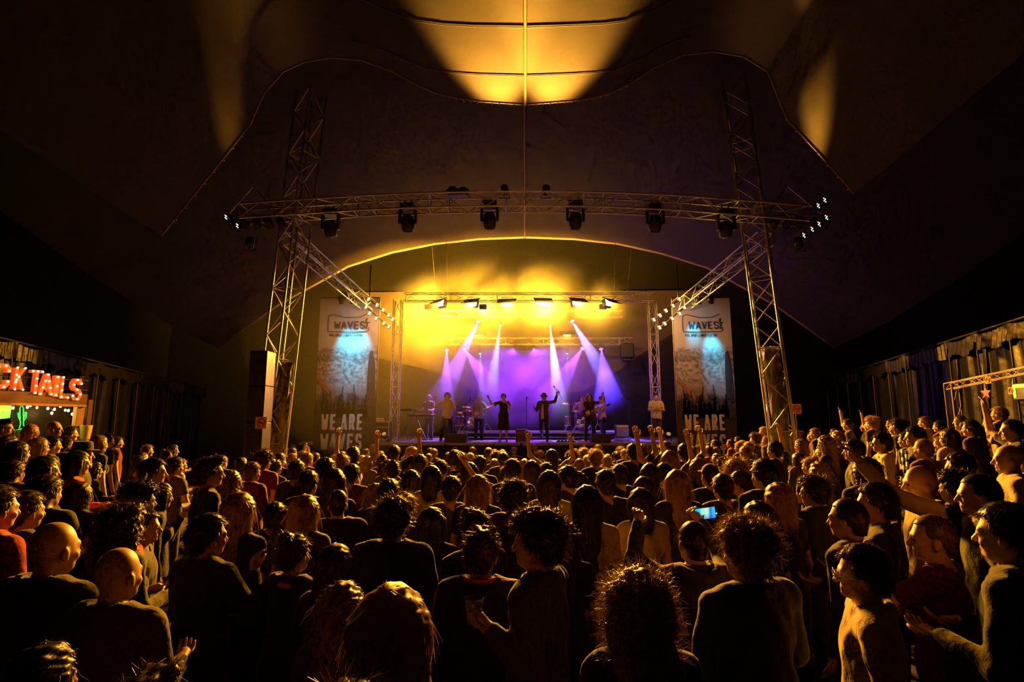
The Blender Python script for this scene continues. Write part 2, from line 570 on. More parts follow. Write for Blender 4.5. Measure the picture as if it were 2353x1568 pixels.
# painted backdrop with a dark rolling skyline
b = MB(); b.box((-9.2, 27.5, SZ), (9.2, 27.56, 8.9)); bd = b.build('backdrop', mat('backdrop_cloth', (0.085, 0.065, 0.055), 0.85, noise=(0.6, 0.35))); tag(bd, 'large printed cloth backdrop behind the band', 'backdrop')
b = MB()
sky = [(9.2, 1.5), (9.2, 7.2), (7.4, 6.6), (6.0, 5.7), (5.2, 5.1), (4.4, 4.6), (3.6, 4.1), (2.8, 3.75), (1.6, 3.5), (0, 3.9), (-1.4, 3.5), (-2.8, 3.9), (-4.0, 4.6), (-5.2, 4.9), (-7.4, 5.4), (-9.2, 5.6), (-9.2, 1.5)]
b.prism(sky, 27.46, 27.5); b.build('printed_skyline', mat('backdrop_dark', (0.012, 0.009, 0.011), 0.85), bd)

# ------------------------------------------------------------------ lettering: bold strokes
GL = {
    'W': [[(0, 1), (.22, 0), (.5, .72), (.78, 0), (1, 1)]],
    'E': [[(.9, 1), (0.1, 1), (0.1, 0), (.9, 0)], [(0.1, .5), (.8, .5)]],
    'A': [[(0, 0), (.5, 1), (1, 0)], [(.2, .3), (.8, .3)]],
    'R': [[(.1, 0), (.1, 1), (.72, 1), (.92, .86), (.92, .64), (.72, .5), (.1, .5)], [(.5, .5), (.95, 0)]],
    'V': [[(0, 1), (.5, 0), (1, 1)]],
    'S': [[(.92, .82), (.74, 1), (.26, 1), (.08, .84), (.08, .66), (.26, .53), (.74, .46), (.92, .33), (.92, .16), (.74, 0), (.26, 0), (.08, .17)]],
    'C': [[(.92, .76), (.92, .86), (.74, 1), (.28, 1), (.08, .84), (.08, .16), (.28, 0), (.74, 0), (.92, .14), (.92, .26)]],
    'K': [[(.1, 0), (.1, 1)], [(.9, 1), (.15, .45)], [(.35, .58), (.92, 0)]],
    'T': [[(0, 1), (1, 1)], [(.5, 1), (.5, 0)]],
    'I': [[(.5, 0), (.5, 1)]],
    'L': [[(.1, 1), (.1, 0), (.9, 0)]],
    'F': [[(.9, 1), (.1, 1), (.1, 0)], [(.1, .5), (.75, .5)]],
    'P': [[(.1, 0), (.1, 1), (.72, 1), (.92, .85), (.92, .62), (.72, .47), (.1, .47)]],
    'O': [[(.28, 0), (.08, .16), (.08, .84), (.28, 1), (.72, 1), (.92, .84), (.92, .16), (.72, 0), (.28, 0)]],
    'M': [[(0.05, 0), (0.05, 1), (.5, .35), (.95, 1), (.95, 0)]],
    'U': [[(.1, 1), (.1, .16), (.28, 0), (.72, 0), (.9, .16), (.9, 1)]],
    '&': [[(.95, 0), (.25, .72), (.25, .9), (.45, 1), (.62, .88), (.55, .68), (.1, .35), (.12, .1), (.4, 0), (.9, .42)]],
}


def glyph(b, ch, x, z, w, h, t, y0, y1, m=0):
    """bold letter as extruded strokes in the xz plane"""
    for line in GL[ch]:
        pts = [(x + q[0]*(w-t) + t/2, z + q[1]*(h-t) + t/2) for q in line]
        if ch in 'AVW':  # keep diagonals flush with the line
            pts = [(x + q[0]*(w-t) + t/2, z + q[1]*h + (t*0.1 if q[1] < .5 else -t*0.1)) if q[1] in (0, 1) else p for q, p in zip(line, pts)]
        for i, ((xa, za), (xb, zb)) in enumerate(zip(pts, pts[1:])):
            L = math.hypot(xb-xa, zb-za) + 1e-9; ux, uz = (xb-xa)/L, (zb-za)/L
            e = t*0.34 if ch not in 'AVWK' else 0
            e0 = e; e1 = e
            xa_, za_, xb_, zb_ = xa - ux*e0, za - uz*e0, xb + ux*e1, zb + uz*e1
            if ch in 'AVWK' and abs(uz) > 0.2 and abs(ux) > 0.02:
                hw = t/2/abs(uz)*0.98
                poly = [(xa-hw, za), (xa+hw, za), (xb+hw, zb), (xb-hw, zb)]
            else:
                nx_, nz_ = -uz*t/2, ux*t/2
                poly = [(xa_+nx_, za_+nz_), (xa_-nx_, za_-nz_), (xb_-nx_, zb_-nz_), (xb_+nx_, zb_+nz_)]
            b.prism(poly, y0 - 0.0004*i, y1, m=m)


def text(root, s, x, z, w, h, t, gap, y0, y1, material, part='letter'):
    for ch in s:
        if ch == ' ': x += w*0.55; continue
        ww = w*(0.42 if ch == 'I' else 1.16 if ch in 'WM' else 1)
        b = MB(); glyph(b, ch, x, z, ww, h, t, y0, y1); b.build(part, material, root)
        x += ww + gap
    return x


# ------------------------------------------------------------------ banners
def banner_material():
    m = bpy.data.materials.new('banner_print'); m.use_nodes = True
    nt = m.node_tree; N = nt.nodes; L = nt.links; b = N['Principled BSDF']; b.inputs['Roughness'].default_value = 0.6
    tc = N.new('ShaderNodeTexCoord'); sp = N.new('ShaderNodeSeparateXYZ'); L.new(tc.outputs['Generated'], sp.inputs[0])
    mp = N.new('ShaderNodeMapping'); mp.inputs['Scale'].default_value = (2.2, 1, 11); mp.inputs['Rotation'].default_value = (0, 0.06, 0); L.new(tc.outputs['Generated'], mp.inputs[0])
    nz = N.new('ShaderNodeTexNoise'); nz.inputs['Scale'].default_value = 2.2; nz.inputs['Detail'].default_value = 7; L.new(mp.outputs[0], nz.inputs['Vector'])
    ad = N.new('ShaderNodeMath'); ad.operation = 'MULTIPLY_ADD'; L.new(nz.outputs['Fac'], ad.inputs[0]); ad.inputs[1].default_value = 0.12; L.new(sp.outputs['Z'], ad.inputs[2])
    rp = N.new('ShaderNodeValToRGB'); cr = rp.color_ramp
    cols = [(0.0, (.030, .022, .030)), (0.36, (.035, .026, .032)), (0.41, (.10, .07, .08)), (0.50, (.42, .36, .38)), (0.58, (.50, .44, .43)), (0.655, (.46, .40, .38)), (0.665, (.22, .20, .20)), (0.70, (.40, .37, .36)), (0.73, (.60, .54, .50)), (1.0, (.62, .55, .48))]
    cr.elements[0].position = 0; cr.elements[0].color = (*cols[0][1], 1)
    cr.elements[1].position = 1; cr.elements[1].color = (*cols[-1][1], 1)
    for p, c in cols[1:-1]:
        e = cr.elements.new(p); e.color = (*c, 1)
    L.new(ad.outputs[0], rp.inputs[0])
    # streaked sea in the middle band
    n2 = N.new('ShaderNodeTexNoise'); n2.inputs['Scale'].default_value = 5; n2.inputs['Detail'].default_value = 8
    mp2 = N.new('ShaderNodeMapping'); mp2.inputs['Scale'].default_value = (1.6, 1, 10); mp2.inputs['Rotation'].default_value = (0, -0.35, 0); L.new(tc.outputs['Generated'], mp2.inputs[0]); L.new(mp2.outputs[0], n2.inputs['Vector'])
    band = N.new('ShaderNodeValToRGB'); be = band.color_ramp.elements
    be[0].position = 0.40; be[0].color = (0, 0, 0, 1); be[1].position = 0.48; be[1].color = (1, 1, 1, 1)
    e = be.new(0.66); e.color = (1, 1, 1, 1); e = be.new(0.70); e.color = (0, 0, 0, 1)
    L.new(sp.outputs['Z'], band.inputs[0])
    mr = N.new('ShaderNodeMapRange'); mr.inputs[1].default_value = 0.35; mr.inputs[2].default_value = 0.65; mr.inputs[3].default_value = 0.35; mr.inputs[4].default_value = 1.15; L.new(n2.outputs['Fac'], mr.inputs[0])
    mm = N.new('ShaderNodeMix'); mm.data_type = 'RGBA'; mm.blend_type = 'MULTIPLY'
    L.new(band.outputs[0], mm.inputs[0]); L.new(rp.outputs[0], mm.inputs[6]); L.new(mr.outputs[0], mm.inputs[7])
    L.new(mm.outputs[2], b.inputs['Base Color'])
    return m
M_banner = banner_material()
M_sil = mat('banner_silhouette', (0.055, 0.035, 0.035), 0.7)
BY = 18.5


def banner(px0, px1, label, side):
    a = P(px0, 686, BY); c = P(px1, 686, BY); w = c.x - a.x; h = a.z - 1.05
    root = empty('banner', ((a.x + c.x)/2, BY, 1.05)); tag(root, label, 'banner')
    # cloth, very slightly billowed
    vs = []; fs = []
    for j in range(13):
        for i in range(9):
            vs.append((-w/2 + w*i/8, 0.012*math.sin(i*1.1 + j*0.35), h*j/12))
    for j in range(12):
        for i in range(8):
            q = j*9 + i; fs.append((q, q+1, q+10, q+9))
    link('cloth', mesh('banner_cloth', vs, fs, M_banner, None, True), root)
    # printed words
    y0, y1 = -0.026, -0.02
    text(root, 'WE ARE', -w*0.385, h*0.165, w*0.105, h*0.098, w*0.042, w*0.022, y0, y1, M_white)
    text(root, 'WAVES', -w*0.385, h*0.045, w*0.118, h*0.098, w*0.042, w*0.02, y0, y1, M_white)
    text(root, 'WAVES', -w*0.24, h*0.800, w*0.092, h*0.048, w*0.018, w*0.012, y0, y1, M_ink)
    text(root, 'FEEL SPORT & MUSIC FESTIVAL', -w*0.31, h*0.752, w*0.0175, h*0.017, w*0.006, w*0.006, y0, y1, M_ink)
    # rounded logo frame, open at the right where a small figure leans out
    fr_ = [(0.30, .895), (.18, .875), (-.05, .873), (-.28, .893), (-.335, .883), (-.345, .86), (-.345, .80), (-.335, .782), (.30, .782), (.34, .79), (.345, .81)]
    b = MB(); b.tube([(x*w, -0.023, z*h) for x, z in fr_], w*0.006, 6); b.build('logo_frame', M_ink, root)
    b = MB(); b.tube([(.30*w, -.023, .80*h), (.315*w, -.023, .83*h), (.295*w, -.023, .85*h), (.31*w, -.023, .868*h)], w*0.012, 6); b.tube([(.28*w, -.023, .835*h), (.36*w, -.023, .842*h)], w*0.008, 6); b.build('logo_figure', M_ink, root)
    # printed silhouettes of a cheering audience with raised arms
    rr = random.Random(4)
    for k in range(13):
        x = -0.40*w + k*w*0.064 + rr.uniform(-.01, .01)*w; z = h*(0.34 + 0.035*math.sin(k*1.7)); r = w*0.045
        b = MB(); poly = [(x + r*math.cos(t), z + r*1.25*math.sin(t)) for t in [2*math.pi*q/14 for q in range(14)]]
        b.prism(poly, -0.018, -0.014); b.prism([(x - r*1.7, h*0.24), (x + r*1.7, h*0.24), (x + r*1.2, z - r*0.9), (x - r*1.2, z - r*0.9)], -0.018, -0.014)
        if k % 2 == 0:
            dx = rr.uniform(-.05, .05)*w; b.prism([(x + r, z - r), (x + r*1.6, z - r), (x + r*1.5 + dx, z + h*0.075), (x + r*1.15 + dx, z + h*0.078)], -0.018, -0.014)
        b.build('printed_figure', M_sil, root)
    b = MB(); b.prism([(-.49*w, .50*h), (-.49*w, .475*h), (-.22*w, .36*h), (-.17*w, .385*h)], -0.018, -0.014); b.build('printed_arm', mat('print_arm', (.35, .17, .10), .7), root)
    b = MB(); b.prism([(.34*w, .34*h), (.49*w, .34*h), (.47*w, .58*h), (.42*w, .66*h), (.37*w, .655*h), (.35*w, .56*h)], -0.017, -0.014); b.build('printed_figure', M_sil, root)
    # frame
    for x in (-w/2, w/2): rod('pole', (x, 0.05, -1.05), (x, 0.05, h + 0.03), 0.025, M_post, root)
    rod('top_bar', (-w/2, 0.05, h + 0.02), (w/2, 0.05, h + 0.02), 0.03, M_post, root)
    return root, a, c, w, h


BL = banner(737, 872, 'tall printed banner at the left of the stage, cyan lit, cut by amber lamp dots', -1)
BR = banner(1545, 1676, 'tall printed banner at the right of the stage beside the right tower', 1)


def can_light(px, py, Y, to, color, power, deg, label, group, estr=30, blend=0.5):
    p = P(px, py, Y)
    d = (Vector(to) - p).normalized()
    root = empty('spotlight', p); tag(root, label, 'spotlight', group)
    Mx = d.to_track_quat('-Z', 'Y').to_matrix().to_4x4()
    b = MB(); b.lathe([(0.09, -0.10), (0.095, -0.10), (0.095, 0.06), (0.06, 0.14), (0.02, 0.15)], 16, M=Mx); b.build('housing', M_black, root, True)
    b = MB(); b.lathe([(0.0, -0.102), (0.085, -0.102), (0.085, -0.098), (0.0, -0.098)], 16, M=Mx)
    b.build('lens', mat('lens_%s' % group.replace(' ', '_'), (0.1, 0.1, 0.1), 0.3, emit=color, estr=estr), root, True)
    b = MB(); b.tube([(-0.12, 0, 0), (-0.12, 0, 0.16), (0.12, 0, 0.16), (0.12, 0, 0)], 0.012, 6); b.build('yoke', M_black, root)
    spot('lamp', p + d*0.12, to, power, color, deg, blend, 0.05, root)
    return root


for (root, a, c, w, h), pxs, nm in ((BL, (785, 810), 'left'), (BR, (1606, 1633), 'right')):
    for k, px in enumerate(pxs):
        top = P(px, 690, BY - 0.75)
        hit = Vector((top.x + (0.05 if nm == 'left' else 0.25*k + 0.0), BY, 4.7 if nm == 'left' else (5.2, 4.5)[k]))
        can_light(px, 691, BY - 0.75, hit, CYAN, 620 if nm == 'left' else (200, 620)[k], 42 if nm == 'left' else 32, '%s of the two cyan spots above the %s banner' % (('left' if k == 0 else 'right'), nm), 'cyan banner spots', 9 if nm == 'left' else 0.5, 1.0)

# ------------------------------------------------------------------ lamps on the front truss
def moving_head(px, py, Y, label):
    p = P(px, py, Y)
    root = empty('moving_head', p); tag(root, label, 'stage light', 'moving heads under the front truss')
    b = MB(); b.bbox((-0.17, -0.15, 0.16), (0.17, 0.15, 0.31), 0.02); b.build('base', M_black, root)
    for s in (-1, 1):
        b = MB(); b.bbox((s*0.19 - 0.03, -0.07, -0.20), (s*0.19 + 0.03, 0.07, 0.20), 0.015); b.build('yoke_arm', M_black, root)
    Mx = Matrix.Rotation(0.5, 4, 'X')
    b = MB(); b.lathe([(0.09, -0.24), (0.125, -0.235), (0.15, -0.15), (0.155, 0.0), (0.13, 0.12), (0.07, 0.17)], 18, M=Matrix.Translation((0, 0, -0.13)) @ Mx); hd = b.build('head', M_black, root, True)
    b = MB(); b.lathe([(0.0, -0.247), (0.105, -0.244), (0.105, -0.240), (0.0, -0.238)], 18, M=Matrix.Translation((0, 0, -0.13)) @ Mx); b.build('lens', mat('mh_lens', (0.35, 0.3, 0.22), 0.08, 0.6), hd, True)
    b = MB(); b.bbox((-0.10, -0.02, 0.31), (-0.05, 0.02, 0.42), 0.006); b.build('clamp', M_metal, root)
    b = MB(); b.bbox((0.05, -0.02, 0.31), (0.10, 0.02, 0.42), 0.006); b.build('clamp', M_metal, root)
    return root
for k, (px, py) in enumerate(((760, 511), (937, 498), (1125, 492), (1322, 492), (1505, 499), (1668, 512))):
    moving_head(px, py, 12.55, 'black moving head light, %s from the left under the front truss' % ('first', 'second', 'third', 'fourth', 'fifth', 'sixth')[k])
# a small dark unit lying on top of the truss
b = MB(); b.bbox((-0.28, -0.15, 0), (0.28, 0.15, 0.16), 0.03); b.bbox((-0.2, -0.1, 0.15), (-0.05, 0.1, 0.24), 0.02); b.bbox((0.06, -0.1, 0.15), (0.2, 0.1, 0.22), 0.02)
o = b.build('cable_winch', M_black, loc=P(1052, 452, 12.55)); tag(o, 'small black winch lying on top of the front truss', 'winch')

# ------------------------------------------------------------------ back stage lamps
def wash(px, py, Y, label, power, estr, color=AMBER, w=0.34, h=0.25, to=(0, 3, 1.2), deg=150, grp='amber wash lamps', flap=0.56):
    p = P(px, py, Y); root = empty('wash_light', p); tag(root, label, 'stage light', grp)
    d = (Vector(to) - p).normalized()
    Mx = Matrix.Rotation(math.atan2(d.x, -d.y), 4, 'Z') @ Matrix.Rotation(-0.25, 4, 'X')
    b = MB(); b.bbox((-w/2-0.03, 0.0, -h/2-0.03), (w/2+0.03, 0.16, h/2+0.03), 0.02, M=Mx); b.build('housing', M_black, root)
    b = MB(); b.bbox((-w/2, -0.012, -h/2), (w/2, 0.004, h/2), 0.004, M=Mx); b.build('lens', mat('lens_amber_%d' % int(estr), (0.5, 0.3, 0.1), 0.3, emit=(1.0, 0.62, 0.16), estr=estr), root)
    for s in (-1, 1):
        b = MB(); b.box((-0.005, 0.0, -h/2), (0.005, -0.09, h/2), M=Mx @ Matrix.Translation((s*(w/2+0.035), 0, 0)) @ Matrix.Rotation(s*0.5, 4, 'Z')); b.build('barn_door', M_black, root)
    b = MB(); b.box((-0.36, -0.46, -0.004), (0.36, 0.0, 0.004), M=Matrix.Rotation(math.atan2(d.x, -d.y), 4, 'Z') @ Matrix.Translation((0, 0.02, h/2+0.05)) @ Matrix.Rotation(flap, 4, 'X')); b.build('top_flap', M_black, root)  # flap added to keep the lamp's upward spill off the tent roof
    b = MB(); b.tube([(-w/2-0.05, 0.08, 0), (-w/2-0.05, 0.08, h), (w/2+0.05, 0.08, h), (w/2+0.05, 0.08, 0)], 0.012, 6); b.build('yoke', M_black, root)
    spot('lamp', p + d*0.06, to, power, color, deg, 0.6, 0.035, root)
    return root


ORD = ('first', 'second', 'third', 'fourth', 'fifth', 'sixth')
for k, (px, py, pw) in enumerate(((1013, 697, 7500), (1086, 697, 13000), (1166, 697, 20000), (1247, 695, 22000), (1325, 695, 13000), (1398, 696, 7500))):
    wash(px, py, 20.6, 'glaring amber wash lamp, %s from the left in the upper row' % ORD[k], pw, 120, to=((-14, -8.5, -3, 3, 8.5, 14)[k], 8 if k in (0, 5) else 5, 0.6), deg=84)
for px, py, lab in ((1100, 768, 'lower amber wash lamp left of centre under the violet beam'), (1303, 767, 'lower amber wash lamp right of centre under the blue beam')):
    wash(px, py, 25.45, lab, 900, 100, w=0.32, h=0.16, deg=70)


def beam(px, py, Y, tpx, tpy, tY, color, power, deg, label, estr=60, size=0.09):
    p = P(px, py, Y); to = P(tpx, tpy, tY)
    root = empty('beam_light', p); tag(root, label, 'stage light')
    d = (to - p).normalized(); Mx = d.to_track_quat('-Z', 'Y').to_matrix().to_4x4()
    b = MB(); b.lathe([(size*0.9, -0.16), (size*1.1, -0.16), (size*1.15, 0.02), (size*0.7, 0.12)], 16, M=Mx); b.build('head', M_black, root, True)
    b = MB(); b.lathe([(0.0, -0.164), (size, -0.162), (size, -0.158), (0, -0.157)], 16, M=Mx); b.build('lens', mat('lens_beam_%s_%d' % ('_'.join('%d' % (c*9) for c in color), int(estr)), (0.2, 0.2, 0.2), 0.3, emit=color, estr=estr), root, True)
    b = MB(); b.tube([(-size*1.5, 0, 0), (-size*1.5, 0, 0.2), (size*1.5, 0, 0.2), (size*1.5, 0, 0)], 0.014, 6); b.build('yoke', M_black, root)
    spot('lamp', p + d*0.18, to, power, color, deg, 0.35, 0.03, root)


beam(1102, 733, 23.4, 1030, 880, 22.2, (0.34, 0.10, 1.0), 15000, 17, 'violet beam lamp left of centre, its beam falling to the left', 30)
beam(1311, 732, 23.4, 1400, 880, 22.2, (0.20, 0.14, 1.0), 17000, 17, 'blue beam lamp right of centre, its beam falling to the right', 30)
beam(1027, 798, 25.3, 1022, 990, 23.6, (0.24, 0.06, 1.0), 15000, 19, 'blue violet lamp at the left end of the low truss', 25)
beam(1064, 798, 25.3, 1180, 960, 22.6, (0.26, 0.05, 1.0), 12000, 24, 'violet lamp second from the left on the low truss', 25)
beam(1341, 797, 25.3, 1235, 960, 22.6, (0.26, 0.05, 1.0), 12000, 24, 'violet lamp second from the right on the low truss', 25)
beam(1380, 796, 25.3, 1405, 960, 23.6, (0.08, 0.03, 1.0), 34000, 30, 'deep blue lamp at the right end of the low truss', 25)
beam(1150, 742, 23.6, 1128, 905, 22.0, PALE, 4200, 11, 'pale white pin beam lamp left of centre', 30, 0.05)
beam(1263, 742, 23.6, 1282, 900, 22.0, PALE, 12000, 11, 'pale white pin beam lamp right of centre', 20, 0.05)
beam(1103, 806, 24.6, 1110, 960, 23.6, PALE, 1200, 12, 'small white pin beam lamp low on the left', 20, 0.04)
beam(1303, 806, 24.6, 1300, 960, 23.6, PALE, 1200, 12, 'small white pin beam lamp low on the right', 20, 0.04)
beam(1181, 798, 25.4, 1120, 1000, 22.0, (0.26, 0.02, 0.9), 1900, 95, 'dim violet lamp left of the backdrop centre', 3, 0.06)
beam(1224, 798, 25.4, 1300, 1000, 22.0, (0.26, 0.02, 0.9), 1900, 95, 'dim violet lamp right of the backdrop centre', 3, 0.06)

# lamps that throw light up on to the tent roof
def uplight(px, py, Y, to, power, deg, label):
    p = P(px, py, Y); root = empty('up_light', p); tag(root, label, 'stage light', 'roof uplights')
    d = (Vector(to) - p).normalized(); Mx = d.to_track_quat('-Z', 'Y').to_matrix().to_4x4()
    b = MB(); b.lathe([(0.08, -0.14), (0.09, -0.14), (0.09, 0.06), (0.05, 0.12)], 14, M=Mx); b.build('housing', M_black, root, True)
    b = MB(); b.tube([(-0.12, 0, 0), (-0.12, 0, -0.18), (0.12, 0, -0.18), (0.12, 0, 0)], 0.012, 6); b.build('yoke', M_black, root)
    spot('lamp', p + d*0.16, to, power, (1.0, 0.42, 0.04), deg, 0.75, 0.15, root)
uplight(1160, 440, 12.5, P(1116, 85, 9.2), 6000, 44, 'black uplight left of the stage axis aimed at the tent roof')
uplight(1254, 440, 12.5, P(1300, 85, 9.2), 6000, 44, 'black uplight right of the stage axis aimed at the tent roof')
for k, px in enumerate((985, 1110, 1250, 1385)):  # extra floods added to brighten the smoke and backdrop
    p_ = P(px, 706, 21.15); root = empty('flood_light', p_); tag(root, '%s amber flood from the left aimed back into the smoke' % ORD[k], 'stage light', 'amber floods under the rear truss')
    b = MB(); b.bbox((-0.15, -0.12, -0.10), (0.15, 0.02, 0.10), 0.02); b.build('housing', M_black, root)
    b = MB(); b.bbox((-0.12, 0.018, -0.08), (0.12, 0.03, 0.08), 0.004); b.build('lens', mat('flood_lens', (.5, .3, .1), .3, emit=(1, .55, .1), estr=6), root)
    spot('lamp', p_ + Vector((0, 0.12, 0)), p_ + Vector(((-1.1, -0.2, 0, 0)[k], 3.0, (0.7, 1.0, 1.0, 1.0)[k])), (12500, 8500, 8000, 1700)[k], (1.0, 0.43, 0.02), 118, 0.8, 0.15, root)
uplight(1835, 560, 12.3, P(1862, 322, 10.75), 4600, 15, 'black uplight at the end of the right truss wing')
uplight(575, 560, 12.3, P(545, 325, 10.75), 900, 17, 'black uplight at the end of the left truss wing')


def tower_spot(x, T_, B_, power, label):  # spots added at the stage corners to brighten the towers
    p = Vector((x, 19.55, SZ + 0.22)); to = B_.lerp(T_, 0.62)
    root = empty('floor_spotlight', Vector((x, 19.55, SZ))); tag(root, label, 'spotlight', 'floor spots aimed at the towers')
    d = (to - p).normalized(); Mx = Matrix.Translation((0, 0, 0.22)) @ d.to_track_quat('-Z', 'Y').to_matrix().to_4x4()
    b = MB(); b.lathe([(0.08, -0.14), (0.09, -0.14), (0.09, 0.06), (0.05, 0.12)], 14, M=Mx); b.build('housing', M_black, root, True)
    b = MB(); b.lathe([(0.0, -0.142), (0.075, -0.142), (0.075, -0.138), (0.0, -0.138)], 14, M=Mx); b.build('lens', mat('floor_spot_lens', (.4, .3, .1), .2, emit=(1, .5, .08), estr=0.4), root, True)
    b = MB(); b.tube([(-0.12, 0, 0.22), (-0.12, 0, 0.02), (0.12, 0, 0.02), (0.12, 0, 0.22)], 0.014, 6); b.build('yoke', M_black, root)
    spot('lamp', p + d*0.16, to, power, (1.0, 0.45, 0.05), 24, 0.8, 0.05, root)
tower_spot(-5.0, TLt, TLb, 1300, 'floor spot at the left stage corner aimed at the left tower')
tower_spot(5.0, TRt, TRb, 1300, 'floor spot at the right stage corner aimed at the right tower')

# LED blinders beside the banners
def blinder(pts, Y, label, s):
    c = P(sum(a for a, b in pts)/len(pts), sum(b for a, b in pts)/len(pts), Y)
    root = empty('led_blinder', c); tag(root, label, 'stage light', 'lamp ladders inside the banners')
    for i, (a, b_) in enumerate(pts):
        q = P(a, b_, Y) - c
        b = MB(); Mx = Matrix.Translation(q) @ Matrix.Rotation(s*0.45, 4, 'Y')
        b.bbox((-0.045, 0.0, -0.075), (0.045, 0.08, 0.075), 0.012, M=Mx); b.build('lamp_can', M_black, root)
        b = MB(); b.bbox((-0.03, -0.012, -0.055), (0.03, 0.002, 0.055), 0.004, M=Mx); b.build('lamp_face', mat('blinder_glow', (0.5, 0.3, 0.1), 0.4, emit=(1.0, 0.60, 0.14), estr=7.0), root)
    for a, b_ in ((0, 4), (5, 9)):
        rod('rail', P(*pts[a], Y) - c + Vector((0, 0.09, 0)), P(*pts[b_], Y) - c + Vector((0, 0.09, 0)), 0.02, M_black, root)
    bank(pts[3][0], pts[3][1], Y - 0.35, Vector((c.x - s*0.9, 18.5, 4.8)), 170, root)
    rod('bracket', P(*pts[0], Y) - c + Vector((0, 0.09, 0.1)), P(*pts[0], Y) - c + Vector((0, 0.95, 0.1)), 0.018, M_black, root)
    rod('rail', P(*pts[0], Y) - c + Vector((0, 0.09, 1.2)), P(*pts[0], Y) - c + Vector((0, 0.09, 0)), 0.02, M_black, root)
def bank(px, py, Y, to, power, root): spot('lamp', P(px, py, Y), to, power, (1.0, 0.52, 0.24), 120, 1.0, 0.2, root)  # unseen spot added before the lamp ladder to brighten the banner
blinder([(847, 688), (866, 701), (880, 712), (893, 724), (902, 734), (841, 706), (849, 720), (864, 732), (882, 743), (893, 751)], 17.6, 'slanting ladder of small amber lamps crossing the left banner', 1)
blinder([(1561, 688), (1547, 703), (1531, 714), (1517, 725), (1503, 735), (1573, 707), (1562, 721), (1545, 732), (1528, 744), (1516, 753)], 17.6, 'slanting ladder of small amber lamps crossing the right banner', -1)

# lamp clusters at the truss wing ends
def cluster(pts, Y, label):
    c = P(pts[0][0], pts[0][1], Y); root = empty('led_cluster', c); tag(root, label, 'stage light')
    for a, b_ in pts:
        q = P(a, b_, Y) - c
        b = MB(); b.bbox((q.x - 0.06, q.y, q.z - 0.09), (q.x + 0.06, q.y + 0.14, q.z + 0.09), 0.015); h = b.build('lamp_can', M_black, root)
        for k, (dx, dz, col) in enumerate(((-0.02, 0.045, (1, .25, .2)), (0.012, 0.02, (1, .8, .7)), (-0.012, -0.015, (.9, .7, .6)), (0.02, -0.045, (.4, 1, .6)))):
            m = MB(); m.sphere((q.x + dx, q.y - 0.004, q.z + dz), 0.014, 8); m.build('led', mat('led_%d' % k, (.3, .3, .3), .4, emit=col, estr=4.0), h, True)
    for (a0, b0), (a1, b1) in zip(pts, pts[1:]): rod('rail', P(a0, b0, Y) - c + Vector((0, 0.16, 0)), P(a1, b1, Y) - c + Vector((0, 0.16, 0)), 0.02, M_black, root)
cluster([(519, 499), (545, 519)], 12.4, 'pair of small coloured LED lamps at the left truss wing')
cluster([(1895, 460), (1880, 473), (1899, 500), (1882, 515), (1866, 527), (1847, 541)], 12.4, 'cluster of small coloured LED lamps at the right truss wing')
for px, s, lab in ((590, -1, 'dark row of lamp cans hung on the left truss wing'), (1838, 1, 'dark row of lamp cans hung on the right truss wing')):
    c = P(px, 505, 12.5); root = empty('lamp_bar', c); tag(root, lab, 'stage light')
    rod('bar', (-0.75, 0, 0.1), (0.75, 0, 0.1), 0.025, M_metal, root)
    for k in range(5):
        b = MB(); Mx = Matrix.Translation((-0.6 + k*0.3, 0, -0.08)) @ Matrix.Rotation(0.5 + 0.2*(k % 2), 4, 'X') @ Matrix.Rotation(s*0.4, 4, 'Y')
        b.lathe([(0.08, -0.14), (0.09, -0.14), (0.09, 0.08), (0.04, 0.15)], 12, M=Mx); b.build('lamp_can', M_black, root, True)
    for a, b_ in (((-0.75, 0, 0.1), (-0.2, 0.1, 0.9)), ((-0.2, 0.1, 0.9), (0.55, 0, 0.1))): rod('stay', a, b_, 0.015, M_metal, root)

# hung loudspeaker in the wings
o = MB().bbox((-0.3, -0.25, -0.35), (0.3, 0.25, 0.35), 0.05).bbox((-0.2, -0.2, -0.5), (0.2, 0.2, -0.34), 0.05).build('loudspeaker', M_black, loc=P(1440, 795, 25.6) - Vector((0, 0, 0.25))); tag(o, 'black loudspeaker hung at the right of the backdrop', 'loudspeaker')
rod('hanging_chain', (0, 0, 0.35), (0, 0, 0.75), 0.015, M_black, o)

# ------------------------------------------------------------------ tower feet: wraps, speaker column, signs
def wrap(B0, T_, label, z1, w, seed, dx=0.0):
    rr = random.Random(seed); d = (T_ - B0).normalized()
    vs = []; fs = []; n, m_ = 20, 22
    for j in range(m_):
        z = z1*j/(m_-1); c = B0 + d*(z/d.z)
        for i in range(n):
            a = 2*math.pi*i/n
            r = w*(1 + 0.10*math.sin(3*a + z*3.0) + 0.07*math.sin(7*a - z*5 + seed) + 0.04*rr.uniform(-1, 1)) * (0.85 + 0.15*math.cos(4*a))
            vs.append((c.x + dx + r*math.cos(a), c.y + r*math.sin(a), c.z))
    for j in range(m_-1):
        for i in range(n): fs.append((j*n+i, j*n+(i+1) % n, (j+1)*n+(i+1) % n, (j+1)*n+i))
    o = link('plastic_wrap', mesh('plastic_wrap', vs, fs, M_foil, None, False)); tag(o, label, 'wrapping'); return o
zl = P(640, 812, TY).z; zr = P(1795, 805, TY).z
wrap(TLb, TLt, 'creased shiny plastic wrapped round the foot of the left tower', zl, 0.215, 3, 0.13)
wrap(TRb, TRt, 'creased shiny plastic wrapped round the foot of the right tower', zr, 0.20, 8)

M_sign = mat('sign_board', (0.75, 0.42, 0.16), 0.6)
M_signred = mat('sign_red', (0.5, 0.04, 0.03), 0.6)


